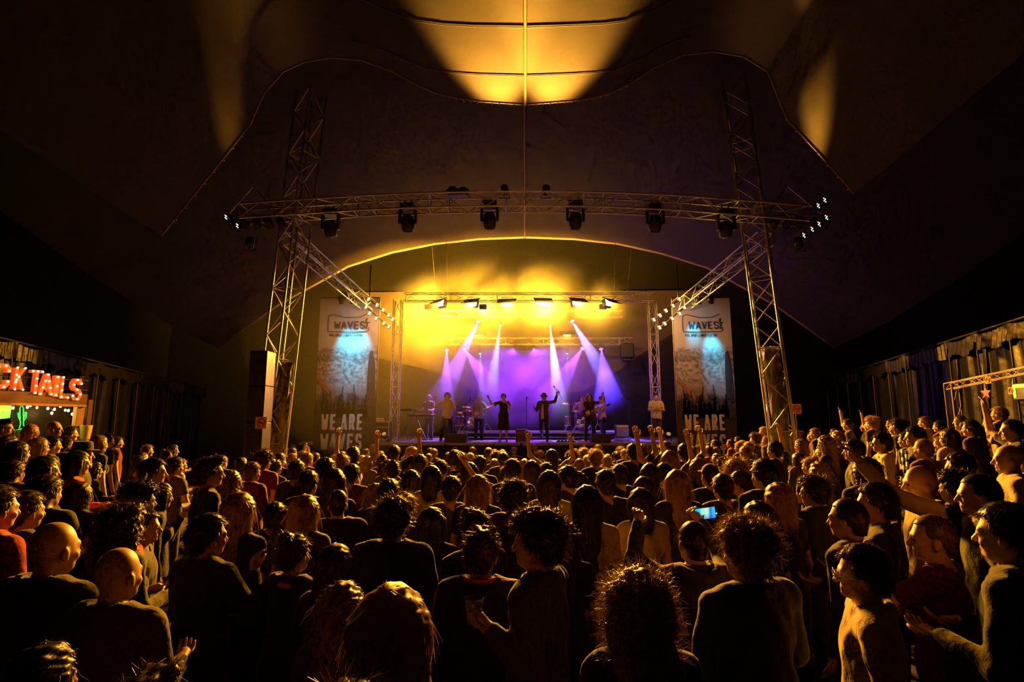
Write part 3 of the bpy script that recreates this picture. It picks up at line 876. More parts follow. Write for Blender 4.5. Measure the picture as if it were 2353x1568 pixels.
def nosmoke(loc, size, label, rz=0.0):
    """square board, red ring with a slash over a cigarette"""
    root = empty('warning_sign', loc, rz); tag(root, label, 'sign')
    s = size
    MB().bbox((-s/2, 0, -s/2), (s/2, 0.015, s/2), 0.004).build('board', M_sign, root)
    b = MB(); b.tube([(s*0.34*math.cos(t), -0.004, s*0.34*math.sin(t)) for t in [2*math.pi*k/20 for k in range(21)]], s*0.045, 6); b.build('ring', M_signred, root, True)
    b = MB(); b.tube([(-s*0.24, -0.006, s*0.24), (s*0.24, -0.006, -s*0.24)], s*0.04, 6); b.build('slash', M_signred, root)
    b = MB(); b.box((-s*0.2, -0.004, -s*0.05), (s*0.2, 0, s*0.03)); b.build('symbol', M_ink, root)
    return root


sp_ = P(605, 808, 12.3)
sc = empty('speaker_column', (sp_.x, 12.3, ground_z(sp_.x, 12.3))); tag(sc, 'tall black speaker column in front of the left tower', 'loudspeaker')
hh = sp_.z - sc.location.z
for k in range(5):
    b = MB(); b.bbox((-0.20, -0.22, hh*k/5 + 0.004), (0.20, 0.22, hh*(k+1)/5 - 0.004), 0.015); cab = b.build('cabinet', M_black, sc)
    b = MB(); b.bbox((-0.175, -0.228, hh*k/5 + 0.03), (0.175, -0.218, hh*(k+1)/5 - 0.03), 0.004); b.build('grille', mat('grille', (0.03, 0.02, 0.016), 0.7, noise=(60, 0.5)), cab)
nosmoke(P(600, 972, 12.05), 0.26, 'orange square warning sign on the left speaker column')
sg = nosmoke(P(1830, 940, 13.5), 0.24, 'dim orange square warning sign right of the right tower')
rod('sign_post', (0, 0.03, 0.1), (0, 0.03, ground_z(sg.location.x, 13.5) - sg.location.z), 0.02, M_black, sg)

# ------------------------------------------------------------------ cocktail bar on the left
K0 = P(-75, 900, 10.6); K1 = P(190, 926, 12.6)
kd = Vector((K1.x - K0.x, K1.y - K0.y, 0)); kl = kd.length; kr = math.atan2(kd.y, kd.x)
KM = Matrix.Translation((K0.x, K0.y, 0)) @ Matrix.Rotation(kr, 4, 'Z')     # local x along the front, -y towards the crowd
KI = KM.inverted()


def K(px, py, off=0.0):
    """point on the bar's front plane (moved by off behind it) seen at px, py; in bar space"""
    d = CAMR @ Vector(((px - CX)/FPX, -(py - CY)/FPX, -1.0)); o = Vector((0, 0, CAM_H))
    n = KM.to_3x3() @ Vector((0, 1, 0)); p0 = KM @ Vector((0, off, 0))
    t = (p0 - o).dot(n)/d.dot(n)
    return KI @ (o + d*t)


kz = ground_z(K0.x, K0.y)
bar = empty('cocktail_bar', (K0.x, K0.y, 0), kr); tag(bar, 'wooden cocktail bar kiosk at the far left under the glowing letters', 'bar')
bt = K(185, 922); bx = bt.x; btop = bt.z
post_w = 0.16
MB().bbox((bx - post_w/2, -0.06, kz - 0.1), (bx + post_w/2, 0.10, btop + 0.02), 0.01).build('post', M_wood, bar)
MB().bbox((bx + 0.16, -0.02, kz - 0.1), (bx + 0.27, 0.10, btop + 0.04), 0.01).build('post', M_wooddark, bar)
MB().bbox((-0.6, -0.08, btop - 0.10), (bx + 0.1, 0.10, btop + 0.16), 0.012).build('beam', M_wooddark, bar)
MB().bbox((-0.6, -0.11, btop - 0.14), (bx + 0.08, -0.06, btop - 0.09), 0.006).build('beam_batten', M_wood, bar)
MB().bbox((-0.6, 0.0, kz), (bx - 0.1, 0.55, kz + 1.1), 0.015).build('counter', M_wooddark, bar)
MB().bbox((-0.7, -0.08, kz + 1.1), (bx - 0.05, 0.62, kz + 1.15), 0.01).build('counter_top', M_wood, bar)
for k in range(7):
    MB().bbox((-0.8 + k*0.27, 0.64, kz), (-0.8 + (k+1)*0.27 - 0.01, 0.68, btop), 0.004).build('back_board', mat('back_board', (0.55, 0.42, 0.16), 0.6, noise=(6, 0.3)), bar)
for z in (kz + 1.45, kz + 1.95): MB().bbox((-0.8, 0.46, z), (0.7, 0.64, z + 0.03), 0.005).build('shelf', M_wood, bar)
MB().bbox((1.1, 0.62, kz), (bx + 0.2, 0.66, btop), 0.01).build('back_sheet', M_plastic, bar)
# bottles on the bar shelves
bcol = [(0.10, 0.30, 0.08), (0.35, 0.16, 0.03), (0.5, 0.45, 0.3), (0.05, 0.12, 0.25)]
for z, n in ((kz + 1.48, 6), (kz + 1.98, 6)):
    for k in range(n):
        b = MB(); b.lathe([(0.034, 0), (0.036, 0.01), (0.036, 0.17), (0.014, 0.22), (0.014, 0.29), (0.0, 0.29)], 12)
        o = b.build('bottle', mat('glass_%d' % (k % 4), bcol[k % 4], 0.15, coat=0.5), None, True, KM @ Vector((-0.5 + k*0.20, 0.55, z)))
        tag(o, '%s bottle from the left on the %s bar shelf' % (ORD[k], 'upper' if z > kz + 1.7 else 'lower'), 'bottle', 'bottles on the bar shelves')

# marquee letters with bulbs
M_letter = mat('marquee_red', (0.55, 0.09, 0.02), 0.5, emit=(1.0, 0.10, 0.01), estr=0.55)
M_bulb = mat('marquee_bulb', (0.9, 0.7, 0.4), 0.3, emit=(1.0, 0.66, 0.28), estr=9.0)
sign = empty('marquee_sign', (K0.x, K0.y, 0), kr); tag(sign, 'glowing red marquee letters with round bulbs on the cocktail bar', 'sign')
bulb = MB(); bulb.sphere((0, 0, 0), 0.020, 10); bulb_me = mesh('bulb', bulb.v, bulb.f, M_bulb, bulb.m, True)
for ch, xl, xr, zt, zb in (('C', -26, 21, 836, 894), ('K', 24, 54, 843, 899), ('T', 62, 92, 851, 907), ('A', 84, 118, 858, 910), ('I', 117, 131, 862, 914), ('L', 131, 157, 865, 917), ('S', 157, 184, 871, 921)):
    a = K(xl, (zt+zb)/2); c = K(xr, (zt+zb)/2); top = K((xl+xr)/2, zt); bot = K((xl+xr)/2, zb)
    w, h = c.x - a.x, top.z - bot.z; t = min(0.11, w*0.25) if ch != 'I' else 0.10
    b = MB(); glyph(b, ch, a.x, bot.z, w, h, t, -0.10, 0.02); lt = b.build('letter', M_letter, sign)
    # bulbs spaced along the strokes
    for line in GL[ch]:
        pts = [Vector((a.x + q[0]*(w-t) + t/2, -0.115, bot.z + q[1]*(h-t) + t/2)) for q in line]
        tot = sum((q-p).length for p, q in zip(pts, pts[1:])); nb = max(2, round(tot/0.125)); stp = tot/(nb-1) - 1e-6
        acc = 0.0; nxt = 0.0
        for p, q in zip(pts, pts[1:]):
            L = (q-p).length
            while nxt <= acc + L + 1e-7:
                u = p + (q-p)*((nxt-acc)/L)
                if not (ch == 'A' and len(line) == 2 and (nxt < 1e-3 or nxt > tot - 1e-2)): link('bulb', bulb_me, lt, u)
                nxt += stp
            acc += L
for zz in (0.25, 0.7): rod('rail', (-0.5, 0.05, K(90, 905).z + zz*0.5), (bx + 0.15, 0.05, K(90, 905).z + zz*0.5), 0.015, M_post, sign)
point('lamp', KM @ Vector((bx*0.55, -0.8, btop + 0.35)), 16, (1.0, 0.35, 0.08), 0.4, sign)

# string of festoon bulbs
fs_ = empty('string_lights', (K0.x, K0.y, 0), kr); tag(fs_, 'string of small warm bulbs draped under the bar beam', 'string lights')
SB = [(10, 920, 'w'), (30, 938, 'w'), (63, 936, 'w'), (70, 932, 'w'), (85, 937, 'r'), (95, 925, 'w'), (110, 939, 'w'), (119, 950, 'w'), (125, 941, 'w'), (139, 934, 'w'), (150, 943, 'g'), (157, 944, 'w'), (166, 952, 'w'), (174, 940, 'w')]
prev = None
for px, py, c in SB:
    q = K(px, py, 0.25)
    m = {'w': mat('festoon_warm', (.8, .6, .3), .3, emit=(1.0, 0.72, 0.30), estr=11), 'r': mat('festoon_red', (.8, .2, .1), .3, emit=(1.0, .16, .03), estr=8), 'g': mat('festoon_green', (.1, .7, .2), .3, emit=(.1, 1, .15), estr=5)}[c]
    b = MB(); b.sphere(q, (0.026, 0.026, 0.034), 8); b.build('bulb', m, fs_, True)
    b = MB(); b.tube([q + Vector((0, 0, 0.03)), q + Vector((0, 0, 0.08))], 0.014, 6); b.build('socket', M_black, fs_)
    t = q + Vector((0, 0, 0.08))
    if prev is not None:
        b = MB(); mid = (prev + t)/2 - Vector((0, 0, 0.02)); b.tube([prev, mid, t], 0.006, 5); b.build('wire', M_black, fs_)
    prev = t
point('lamp', KM @ Vector((0.55, 0.28, btop - 0.3)), 13, (1.0, 0.66, 0.18), 0.1, fs_)
point('lamp', KM @ Vector((bx - 0.4, 0.2, btop - 0.3)), 8, (1.0, 0.45, 0.14), 0.1, fs_)

# green neon cactus
nc = empty('neon_cactus', (K0.x, K0.y, 0), kr); tag(nc, 'green neon cactus standing on the bar counter', 'neon sign')
M_neon = mat('neon_green', (.1, .8, .2), .3, emit=(0.01, 1.0, 0.05), estr=2.2)
def kp(px, py): return K(px, py, 0.18)
for line in ([(44, 985), (47, 976), (47, 968), (43, 960), (41, 950), (44, 948), (46, 957), (47, 963)], [(46, 966), (46, 938), (50, 931), (54, 938), (54, 966)], [(57, 985), (54, 976), (54, 968), (60, 960), (61, 948), (58, 947), (57, 956), (54, 962)], [(42, 988), (50, 986), (60, 988)]):
    b = MB(); b.tube([kp(*q) for q in line], 0.008, 8); b.build('neon_tube', M_neon, nc, True)
b = MB(); q = kp(50, 990); b.bbox((q.x - 0.12, q.y - 0.05, kz + 1.15), (q.x + 0.12, q.y + 0.05, q.z + 0.02), 0.01); b.build('base', M_black, nc)
point('lamp', KM @ (kp(44, 962) + Vector((0, 0.12, 0))), 16, (0.05, 1.0, 0.1), 0.05, nc)

# pale beaker stack beside the post
q = K(196, 995, -0.1)
b = MB(); b.lathe([(0.09, 0), (0.10, 0.02), (0.13, 0.30), (0.135, 0.32), (0.12, 0.32), (0.09, 0.05)], 16)
o = b.build('serving_tub', mat('tub', (0.7, 0.5, 0.2), 0.5), None, True, KM @ Vector((q.x, q.y, q.z - 0.15))); tag(o, 'pale tub on the ledge beside the orange bar post', 'tub')
o = MB().bbox((-0.16, -0.16, 0), (0.16, 0.16, (KM @ q).z - 0.15 - ground_z((KM @ q).x, (KM @ q).y)), 0.01).build('ledge_pillar', M_wooddark, loc=(*(KM @ q).xy, ground_z((KM @ q).x, (KM @ q).y))); tag(o, 'dark square ledge pillar under the pale tub', 'pillar')

# ------------------------------------------------------------------ gate on the right: truss frame, signs, star, exit light
M_gate = mat('gate_metal', (0.22, 0.17, 0.12), 0.5, 0.4)
gate = empty('truss_gate', (0, 0, 0)); tag(gate, 'low truss gate frame at the far right under the curtain wall', 'gate')
GY0, GY1 = 12.6, 10.3
ga, gb = P(2186, 881, GY0), P(2400, 836, GY1); gc, gd = P(2190, 895, GY0), P(2400, 851, GY1)
for off in (0.0, 0.22):
    o3 = Vector((0, off, 0))
    rod('chord', ga + o3, gb + o3, 0.018, M_gate, gate); rod('chord', gc + o3, gd + o3, 0.018, M_gate, gate)
    for k in range(10):
        t0, t1 = k/10, (k+1)/10
        rod('brace', (ga if k % 2 else gc).lerp(gb if k % 2 else gd, t0) + o3, (gc if k % 2 else ga).lerp(gd if k % 2 else gb, t1) + o3, 0.01, M_gate, gate)
g0 = ground_z(ga.x, ga.y)
for dx, dy in ((0, 0), (0.16, 0), (0, 0.22), (0.16, 0.22)): rod('leg', (ga.x + dx, ga.y + dy, g0), (ga.x + dx, ga.y + dy, ga.z), 0.018, M_gate, gate)
for k in range(5):
    z = g0 + (ga.z - g0)*k/5; z2 = g0 + (ga.z - g0)*(k+1)/5
    rod('brace', (ga.x, ga.y, z), (ga.x + 0.16, ga.y, z2), 0.01, M_gate, gate)
gz = math.atan2(gb.y - ga.y, gb.x - ga.x)
nosmoke(ga.lerp(gb, 0.42) + Vector((-0.02, -0.06, -0.09)), 0.15, 'small square warning sign hung on the right truss gate', gz)
tq = min((abs(project(gc.lerp(gd, k/200))[0] - 2317), k/200) for k in range(201))[1]
s2 = gc.lerp(gd, tq) + Vector((-0.02, -0.05, -0.26))
nosmoke(s2, 0.14, 'small square warning sign beside the green exit light', gz)
rod('hanger', (0, 0.03, 0.06), (0.02, 0.05, 0.26), 0.006, M_metal, bpy.data.objects[[o.name for o in COL.objects if o.name.startswith('warning_sign')][-1]])
# red star board
sq = P(2266, 903, 11.6)
b = MB(); st5 = [((0.14 if k % 2 == 0 else 0.06)*math.sin(k*math.pi/5), (0.14 if k % 2 == 0 else 0.06)*math.cos(k*math.pi/5)) for k in range(10)]
b.prism(st5, -0.012, 0.012, Matrix.Rotation(gz, 4, 'Z')); o = b.build('red_star', mat('star_red', (0.45, 0.05, 0.03), 0.5), loc=sq); tag(o, 'red five-pointed star hung inside the right gate', 'star')
rod('hanger', (0, 0.014, 0.12), (0, 0.014, 0.6), 0.005, M_metal, o)
# green sign box
eq = P(2341, 900, 10.9); ex = empty('exit_light', eq, gz); tag(ex, 'bright green lit exit sign box at the far right edge', 'exit sign')
MB().bbox((-0.14, 0, -0.16), (0.30, 0.10, 0.16), 0.01).build('box', M_black, ex)
M_exit = mat('exit_green', (.1, .6, .05), .4, emit=(0.25, 1.0, 0.03), estr=1.6)
MB().bbox((-0.12, -0.012, 0.07), (0.28, 0.0, 0.14), 0.004).build('lit_bar', M_exit, ex)
MB().bbox((-0.12, -0.012, -0.12), (-0.06, 0.0, 0.07), 0.004).build('lit_bar', M_exit, ex)
rod('post', (0.05, 0.12, -eq.z + ground_z(eq.x, eq.y)), (0.05, 0.12, 0.2), 0.02, M_metal, ex)
point('lamp', eq + Vector((-0.1, -0.3, 0.05)), 1.2, (0.3, 1.0, 0.05), 0.08, ex)

# ------------------------------------------------------------------ people: bodies grown as one surface
def axis(lo, hi, fine, flo, fhi, coarse):
    a = []; x = lo
    while x < hi:
        a.append(x)
        x += fine if flo <= x < fhi else coarse
    a.append(hi)
    return np.array(a)


class Field:
    def __init__(s, xs, ys, zs):
        s.xs, s.ys, s.zs = xs, ys, zs
        s.F = np.full((len(xs), len(ys), len(zs)), 0.5)

    def blk(s, lo, hi, pad):
        r = []
        for a, l, h in ((s.xs, lo[0], hi[0]), (s.ys, lo[1], hi[1]), (s.zs, lo[2], hi[2])):
            i = max(np.searchsorted(a, l - pad) - 1, 0); j = min(np.searchsorted(a, h + pad) + 1, len(a))
            r.append(slice(i, j))
        X = s.xs[r[0]][:, None, None]; Y = s.ys[r[1]][None, :, None]; Z = s.zs[r[2]][None, None, :]
        return tuple(r), X, Y, Z

    def put(s, r, d, k, sub=False):
        f = s.F[r]
        if sub:
            d = -d
            if k > 0:
                h = np.maximum(k - np.abs(f - d), 0) / k
                s.F[r] = np.maximum(f, d) + h*h*k*0.25
            else: s.F[r] = np.maximum(f, d)
        else:
            if k > 0:
                h = np.maximum(k - np.abs(f - d), 0) / k
                s.F[r] = np.minimum(f, d) - h*h*k*0.25
            else: s.F[r] = np.minimum(f, d)

    def rc(s, a, b, ra, rb, k=0.03, flat=None, sub=False):
        a = np.array(a, float); b = np.array(b, float)
        m = max(ra, rb)
        r, X, Y, Z = s.blk(np.minimum(a, b) - m, np.maximum(a, b) + m, 0.06)
        d = b - a; L = max(d @ d, 1e-9)
        x, y, z = X - a[0], Y - a[1], Z - a[2]
        if flat: x = x*flat[0]; y = y*flat[1]; d = d*np.array([flat[0], flat[1], 1]); L = max(d @ d, 1e-9)
        t = np.clip((x*d[0] + y*d[1] + z*d[2]) / L, 0, 1)
        D = np.sqrt((x - t*d[0])**2 + (y - t*d[1])**2 + (z - t*d[2])**2) - (ra + t*(rb - ra))
        s.put(r, D, k, sub)

    def ell(s, c, rad, k=0.03, R=None, sub=False):
        m = max(rad); c = np.array(c, float)
        r, X, Y, Z = s.blk(c - m, c + m, 0.06)
        x, y, z = X - c[0], Y - c[1], Z - c[2]
        if R is not None:
            x, y, z = (R[0,0]*x + R[1,0]*y + R[2,0]*z), (R[0,1]*x + R[1,1]*y + R[2,1]*z), (R[0,2]*x + R[1,2]*y + R[2,2]*z)
        k0 = np.sqrt((x/rad[0])**2 + (y/rad[1])**2 + (z/rad[2])**2)
        k1 = np.sqrt((x/rad[0]**2)**2 + (y/rad[1]**2)**2 + (z/rad[2]**2)**2) + 1e-9
        s.put(r, k0*(k0-1)/k1, k, sub)

    def cut(s, fn):
        """keep only where fn(x,y,z) < 0"""
        D = fn(s.xs[:, None, None], s.ys[None, :, None], s.zs[None, None, :])
        s.F = np.maximum(s.F, D)

    def add(s, fn):
        s.F = s.F + fn(s.xs[:, None, None], s.ys[None, :, None], s.zs[None, None, :])

    def net(s):
        F = s.F.copy()
        for ax in range(3):
            sl = [slice(None)]*3
            for e in (0, -1):
                sl[ax] = e; F[tuple(sl)] = 0.5
        IN = F < 0
        c = np.zeros(tuple(n-1 for n in F.shape), int)
        for i in (0, 1):
            for j in (0, 1):
                for k in (0, 1):
                    c += IN[i:F.shape[0]-1+i, j:F.shape[1]-1+j, k:F.shape[2]-1+k]
        act = (c > 0) & (c < 8)
        I, J, K = np.nonzero(act)
        idx = -np.ones(act.shape, int); idx[I, J, K] = np.arange(len(I))
        acc = np.zeros((len(I), 3)); cnt = np.zeros(len(I))
        for ax in range(3):
            o = [a for a in range(3) if a != ax]
            for u in (0, 1):
                for v in (0, 1):
                    q0 = [I, J, K]; q0[o[0]] = q0[o[0]] + u; q0[o[1]] = q0[o[1]] + v
                    q1 = list(q0); q1[ax] = q1[ax] + 1
                    f0 = F[tuple(q0)]; f1 = F[tuple(q1)]
                    ok = (f0 < 0) != (f1 < 0)
                    t = np.where(ok, f0 / np.where(ok, f0 - f1, 1), 0)
                    p = np.stack(q0, 1).astype(float); p[:, ax] += t
                    acc[ok] += p[ok]; cnt[ok] += 1
        p = acc / cnt[:, None]
        V = np.stack([np.interp(p[:, 0], np.arange(len(s.xs)), s.xs), np.interp(p[:, 1], np.arange(len(s.ys)), s.ys),
                      np.interp(p[:, 2], np.arange(len(s.zs)), s.zs)], 1)
        faces = []
        for ax in range(3):
            o = [(ax+1) % 3, (ax+2) % 3]
            sl0 = [slice(1, -1)]*3; sl1 = [slice(1, -1)]*3
            sl0[ax] = slice(0, -1); sl1[ax] = slice(1, None)
            A = IN[tuple(sl0)]; B = IN[tuple(sl1)]
            for inside in (True, False):
                e = np.argwhere((A != B) & (A == inside))
                if not len(e): continue
                base = e.copy(); base[:, o[0]] += 1; base[:, o[1]] += 1
                q = []
                for du, dv in ((-1,-1),(0,-1),(0,0),(-1,0)):
                    g = base.copy(); g[:, o[0]] += du; g[:, o[1]] += dv
                    q.append(idx[g[:, 0], g[:, 1], g[:, 2]])
                q = np.stack(q, 1)
                if not inside: q = q[:, ::-1]
                faces.append(q)
        return V, np.concatenate(faces)


def rotm(yaw=0, pitch=0, roll=0):
    return np.array(Matrix.Rotation(yaw, 3, 'Z') @ Matrix.Rotation(pitch, 3, 'X') @ Matrix.Rotation(roll, 3, 'Y'))


HEAD0 = np.array([0, 0.015, 1.525])          # chin level, head pivot


def unit(v):
    v = np.array(v, float); return v / np.linalg.norm(v)


def skeleton(p):
    w = p.get('w', 1.0); fem = p.get('fem', False)
    sw = (0.165 if fem else 0.192) * w
    J = {}
    for s, key in ((-1, 'L'), (1, 'R')):
        a = p.get('arm' + key, ((0.16, 0.0, -1), (0.05, 0.16, -1)))
        S = np.array([s*sw, 0, 1.425]); S = S + np.array([0, 0, 0.05 if a[0][2] > 0.2 else 0])
        d1 = unit([s*a[0][0], a[0][1], a[0][2]]); E = S + d1*0.285
        d2 = unit([s*a[1][0], a[1][1], a[1][2]]); Wr = E + d2*0.25
        h = a[2] if len(a) > 2 else a[1]
        d3 = unit([s*h[0], h[1], h[2]])
        J['S'+key], J['E'+key], J['W'+key], J['H'+key] = S, E, Wr, d3
        g = p.get('leg' + key, ((0.04, 0.02, -1), (0.03, -0.05, -1)))
        hp = np.array([s*0.092, 0, 0.90])
        k1 = unit([s*g[0][0], g[0][1], g[0][2]]); kn = hp + k1*0.42
        k2 = unit([s*g[1][0], g[1][1], g[1][2]]); an = kn + k2*0.40
        J['P'+key], J['K'+key], J['A'+key] = hp, kn, an
        J['k2'+key] = k2
    return J


def head_prims(f, R, fem):
    h = HEAD0
    def T(q): return h + R @ np.array(q, float)
    f.ell(T((0, -0.012, 0.137)), (0.076, 0.097, 0.093), 0.02, R)
    f.ell(T((0, 0.032, 0.083)), (0.060, 0.062, 0.083), 0.03, R)
    f.rc(T((-0.028, 0.045, 0.022)), T((0.028, 0.045, 0.022)), 0.030, 0.030, 0.03)
    f.ell(T((0, 0.076, 0.014)), (0.020, 0.017, 0.016), 0.02, R)
    f.rc(T((0, 0.092, 0.110)), T((0, 0.112, 0.070)), 0.008, 0.0135, 0.012)
    f.rc(T((-0.035, 0.083, 0.118)), T((0.035, 0.083, 0.118)), 0.012, 0.012, 0.02)
    for s in (-1, 1):
        f.ell(T((s*0.033, 0.099, 0.098)), (0.016, 0.013, 0.010), 0.01, R, sub=True)
        f.ell(T((s*0.033, 0.083, 0.098)), (0.013, 0.012, 0.011), 0.003, R)
        f.ell(T((s*0.079, -0.004, 0.083)), (0.011, 0.022, 0.034), 0.008, R)
        f.ell(T((s*0.040, 0.072, 0.066)), (0.020, 0.018, 0.018), 0.02, R)
    f.rc(T((-0.019, 0.087, 0.043)), T((0.019, 0.087, 0.043)), 0.007, 0.007, 0.008)
    f.rc(T((-0.015, 0.086, 0.034)), T((0.015, 0.086, 0.034)), 0.007, 0.007, 0.008)
    f.rc((0, -0.015, 1.40), T((0, -0.015, 0.055)), 0.062 if not fem else 0.05, 0.052 if not fem else 0.044, 0.025)


def torso_prims(f, p, i=0.0, k=0.05):
    w = p.get('w', 1.0); fem = p.get('fem', False); b = p.get('belly', 0.0)
    if fem:
        f.ell((0, -0.005, 0.93), (0.165*w+i, 0.115+i, 0.13+i), k)
        f.ell((0, 0.0, 1.12), (0.122*w+i, 0.088+i, 0.15+i), k)
        f.ell((0, 0.0, 1.29), (0.142*w+i, 0.095+i, 0.15+i), k)
        for s in (-1, 1): f.ell((s*0.065, 0.085, 1.275), (0.056+i, 0.05+i, 0.055+i), 0.03)
        sw = 0.135*w
    else:
        f.ell((0, 0, 0.94), (0.160*w+i, 0.108+i, 0.12+i), k)
        f.ell((0, 0.01+b*0.4, 1.10), (0.148*w+i, 0.100+i+b, 0.15+i), k)
        f.ell((0, 0, 1.30), (0.172*w+i, 0.112+i, 0.17+i), k)
        sw = 0.155*w
    for s in (-1, 1):
        f.rc((s*sw, 0, 1.425), (s*0.04, -0.015, 1.455), 0.058+i, 0.062+i, 0.04)


def grow_body(name, p):
    J = skeleton(p); fem = p.get('fem', False)
    th = 0.9 if fem else 1.0
    up = max(J['WL'][2], J['WR'][2], 1.5) + 0.15
    ext = [J[q+s] for q in 'SEW' for s in 'LR'] + [J['A'+s] for s in 'LR']
    lo = np.min(ext, 0) - 0.17; hi = np.max(ext, 0) + 0.17
    lo[0] = min(lo[0], -0.3); hi[0] = max(hi[0], 0.3); lo[1] = min(lo[1], -0.22); hi[1] = max(hi[1], 0.26)
    f = Field(axis(lo[0], hi[0], 0.0095, -0.10, 0.10, 0.017), axis(lo[1], hi[1], 0.0095, -0.11, 0.15, 0.017),
              axis(-0.03, max(up, 1.85), 0.0095, 1.50, 1.80, 0.018))
    torso_prims(f, p)
    for s in 'LR':
        f.rc(J['P'+s], J['K'+s], 0.088*th+0.004, 0.056, 0.04)
        f.rc(J['K'+s], J['A'+s], 0.056, 0.036, 0.03)
        f.ell(J['K'+s] + (J['A'+s]-J['K'+s])*0.3 + np.array([0, -0.018, 0]), (0.046, 0.046, 0.11), 0.03)
        A = J['A'+s]
        toe = A + np.array([(0.02 if s == 'R' else -0.02), 0.17, -0.055])
        f.rc(A + np.array([0, -0.03, -0.055]), toe, 0.038, 0.032, 0.03)
        f.rc(J['S'+s], J['E'+s], 0.055*th, 0.042*th, 0.04)
        f.rc(J['E'+s], J['W'+s], 0.043*th, 0.030*th, 0.025)
        f.rc(J['W'+s], J['W'+s] + J['H'+s]*0.075, 0.027, 0.034, 0.02)
    R = rotm(p.get('hyaw', 0), p.get('hpitch', 0), p.get('hroll', 0))
    head_prims(f, R, fem)
    V, Fc = f.net()
    C = V[Fc].mean(1)
    mi = np.zeros(len(Fc), int)
    L = (C - HEAD0) @ R
    for s in (-1, 1):
        mi[np.linalg.norm((L - np.array([s*0.033, 0.093, 0.098])) / np.array([0.012, 0.012, 0.0075]), axis=1) < 1] = 1
    mi[(np.abs(L[:, 0]) < 0.024) & (L[:, 1] > 0.084) & (L[:, 2] > 0.029) & (L[:, 2] < 0.049)] = 2
    for s in 'LR':
        mi[(np.linalg.norm(C - (J['A'+s] + np.array([0, 0.07, -0.05])), axis=1) < 0.17) & (C[:, 2] < J['A'+s][2] + 0.03)] = 3
    mb = MB(); mb.v = [tuple(v) for v in V]; mb.f = [tuple(q) for q in Fc]; mb.m = list(mi)
    # fingers: chains rooted in the palm
    for s, sg in (('L', -1), ('R', 1)):
        d = Vector(J['H'+s]); w = Vector(J['W'+s])
        curl = p.get('curl' + s, 0.35)
        side = d.cross(Vector((0, 1, 0)) if abs(d.y) < 0.8 else Vector((0, 0, 1))).normalized()
        nrm = side.cross(d).normalized()
        if p.get('flip' + s): nrm = -nrm
        for k, (off, ln) in enumerate(((-0.028, 0.070), (-0.010, 0.080), (0.009, 0.075), (0.027, 0.060))):
            pts = [w + d*0.05 + side*off]; ang = 0.0; q = w + d*0.095 + side*off*1.15; pts.append(q)
            for j in range(3):
                ang += curl*(0.9 if j == 0 else 1.1)
                q = q + (d*math.cos(ang) + nrm*math.sin(ang)) * ln*(0.42 if j == 0 else 0.29); pts.append(q)
            mb.tube(pts, [0.010, 0.0095, 0.009, 0.008, 0.006], 6)
        tb = w + d*0.03 + side*-0.022; t1 = tb + (d*0.6 - side*0.8).normalized()*0.042
        t2 = t1 + (d*0.9 - side*0.3 + nrm*curl).normalized()*0.032
        t3 = t2 + (d + nrm*curl*1.2).normalized()*0.024
        mb.tube([tb, t1, t2, t3], [0.012, 0.011, 0.010, 0.007], 6)
    me = mesh(name, mb.v, mb.f, [M_skin, M_eye, M_lip, M_shoe], mb.m, True)
    return me, J


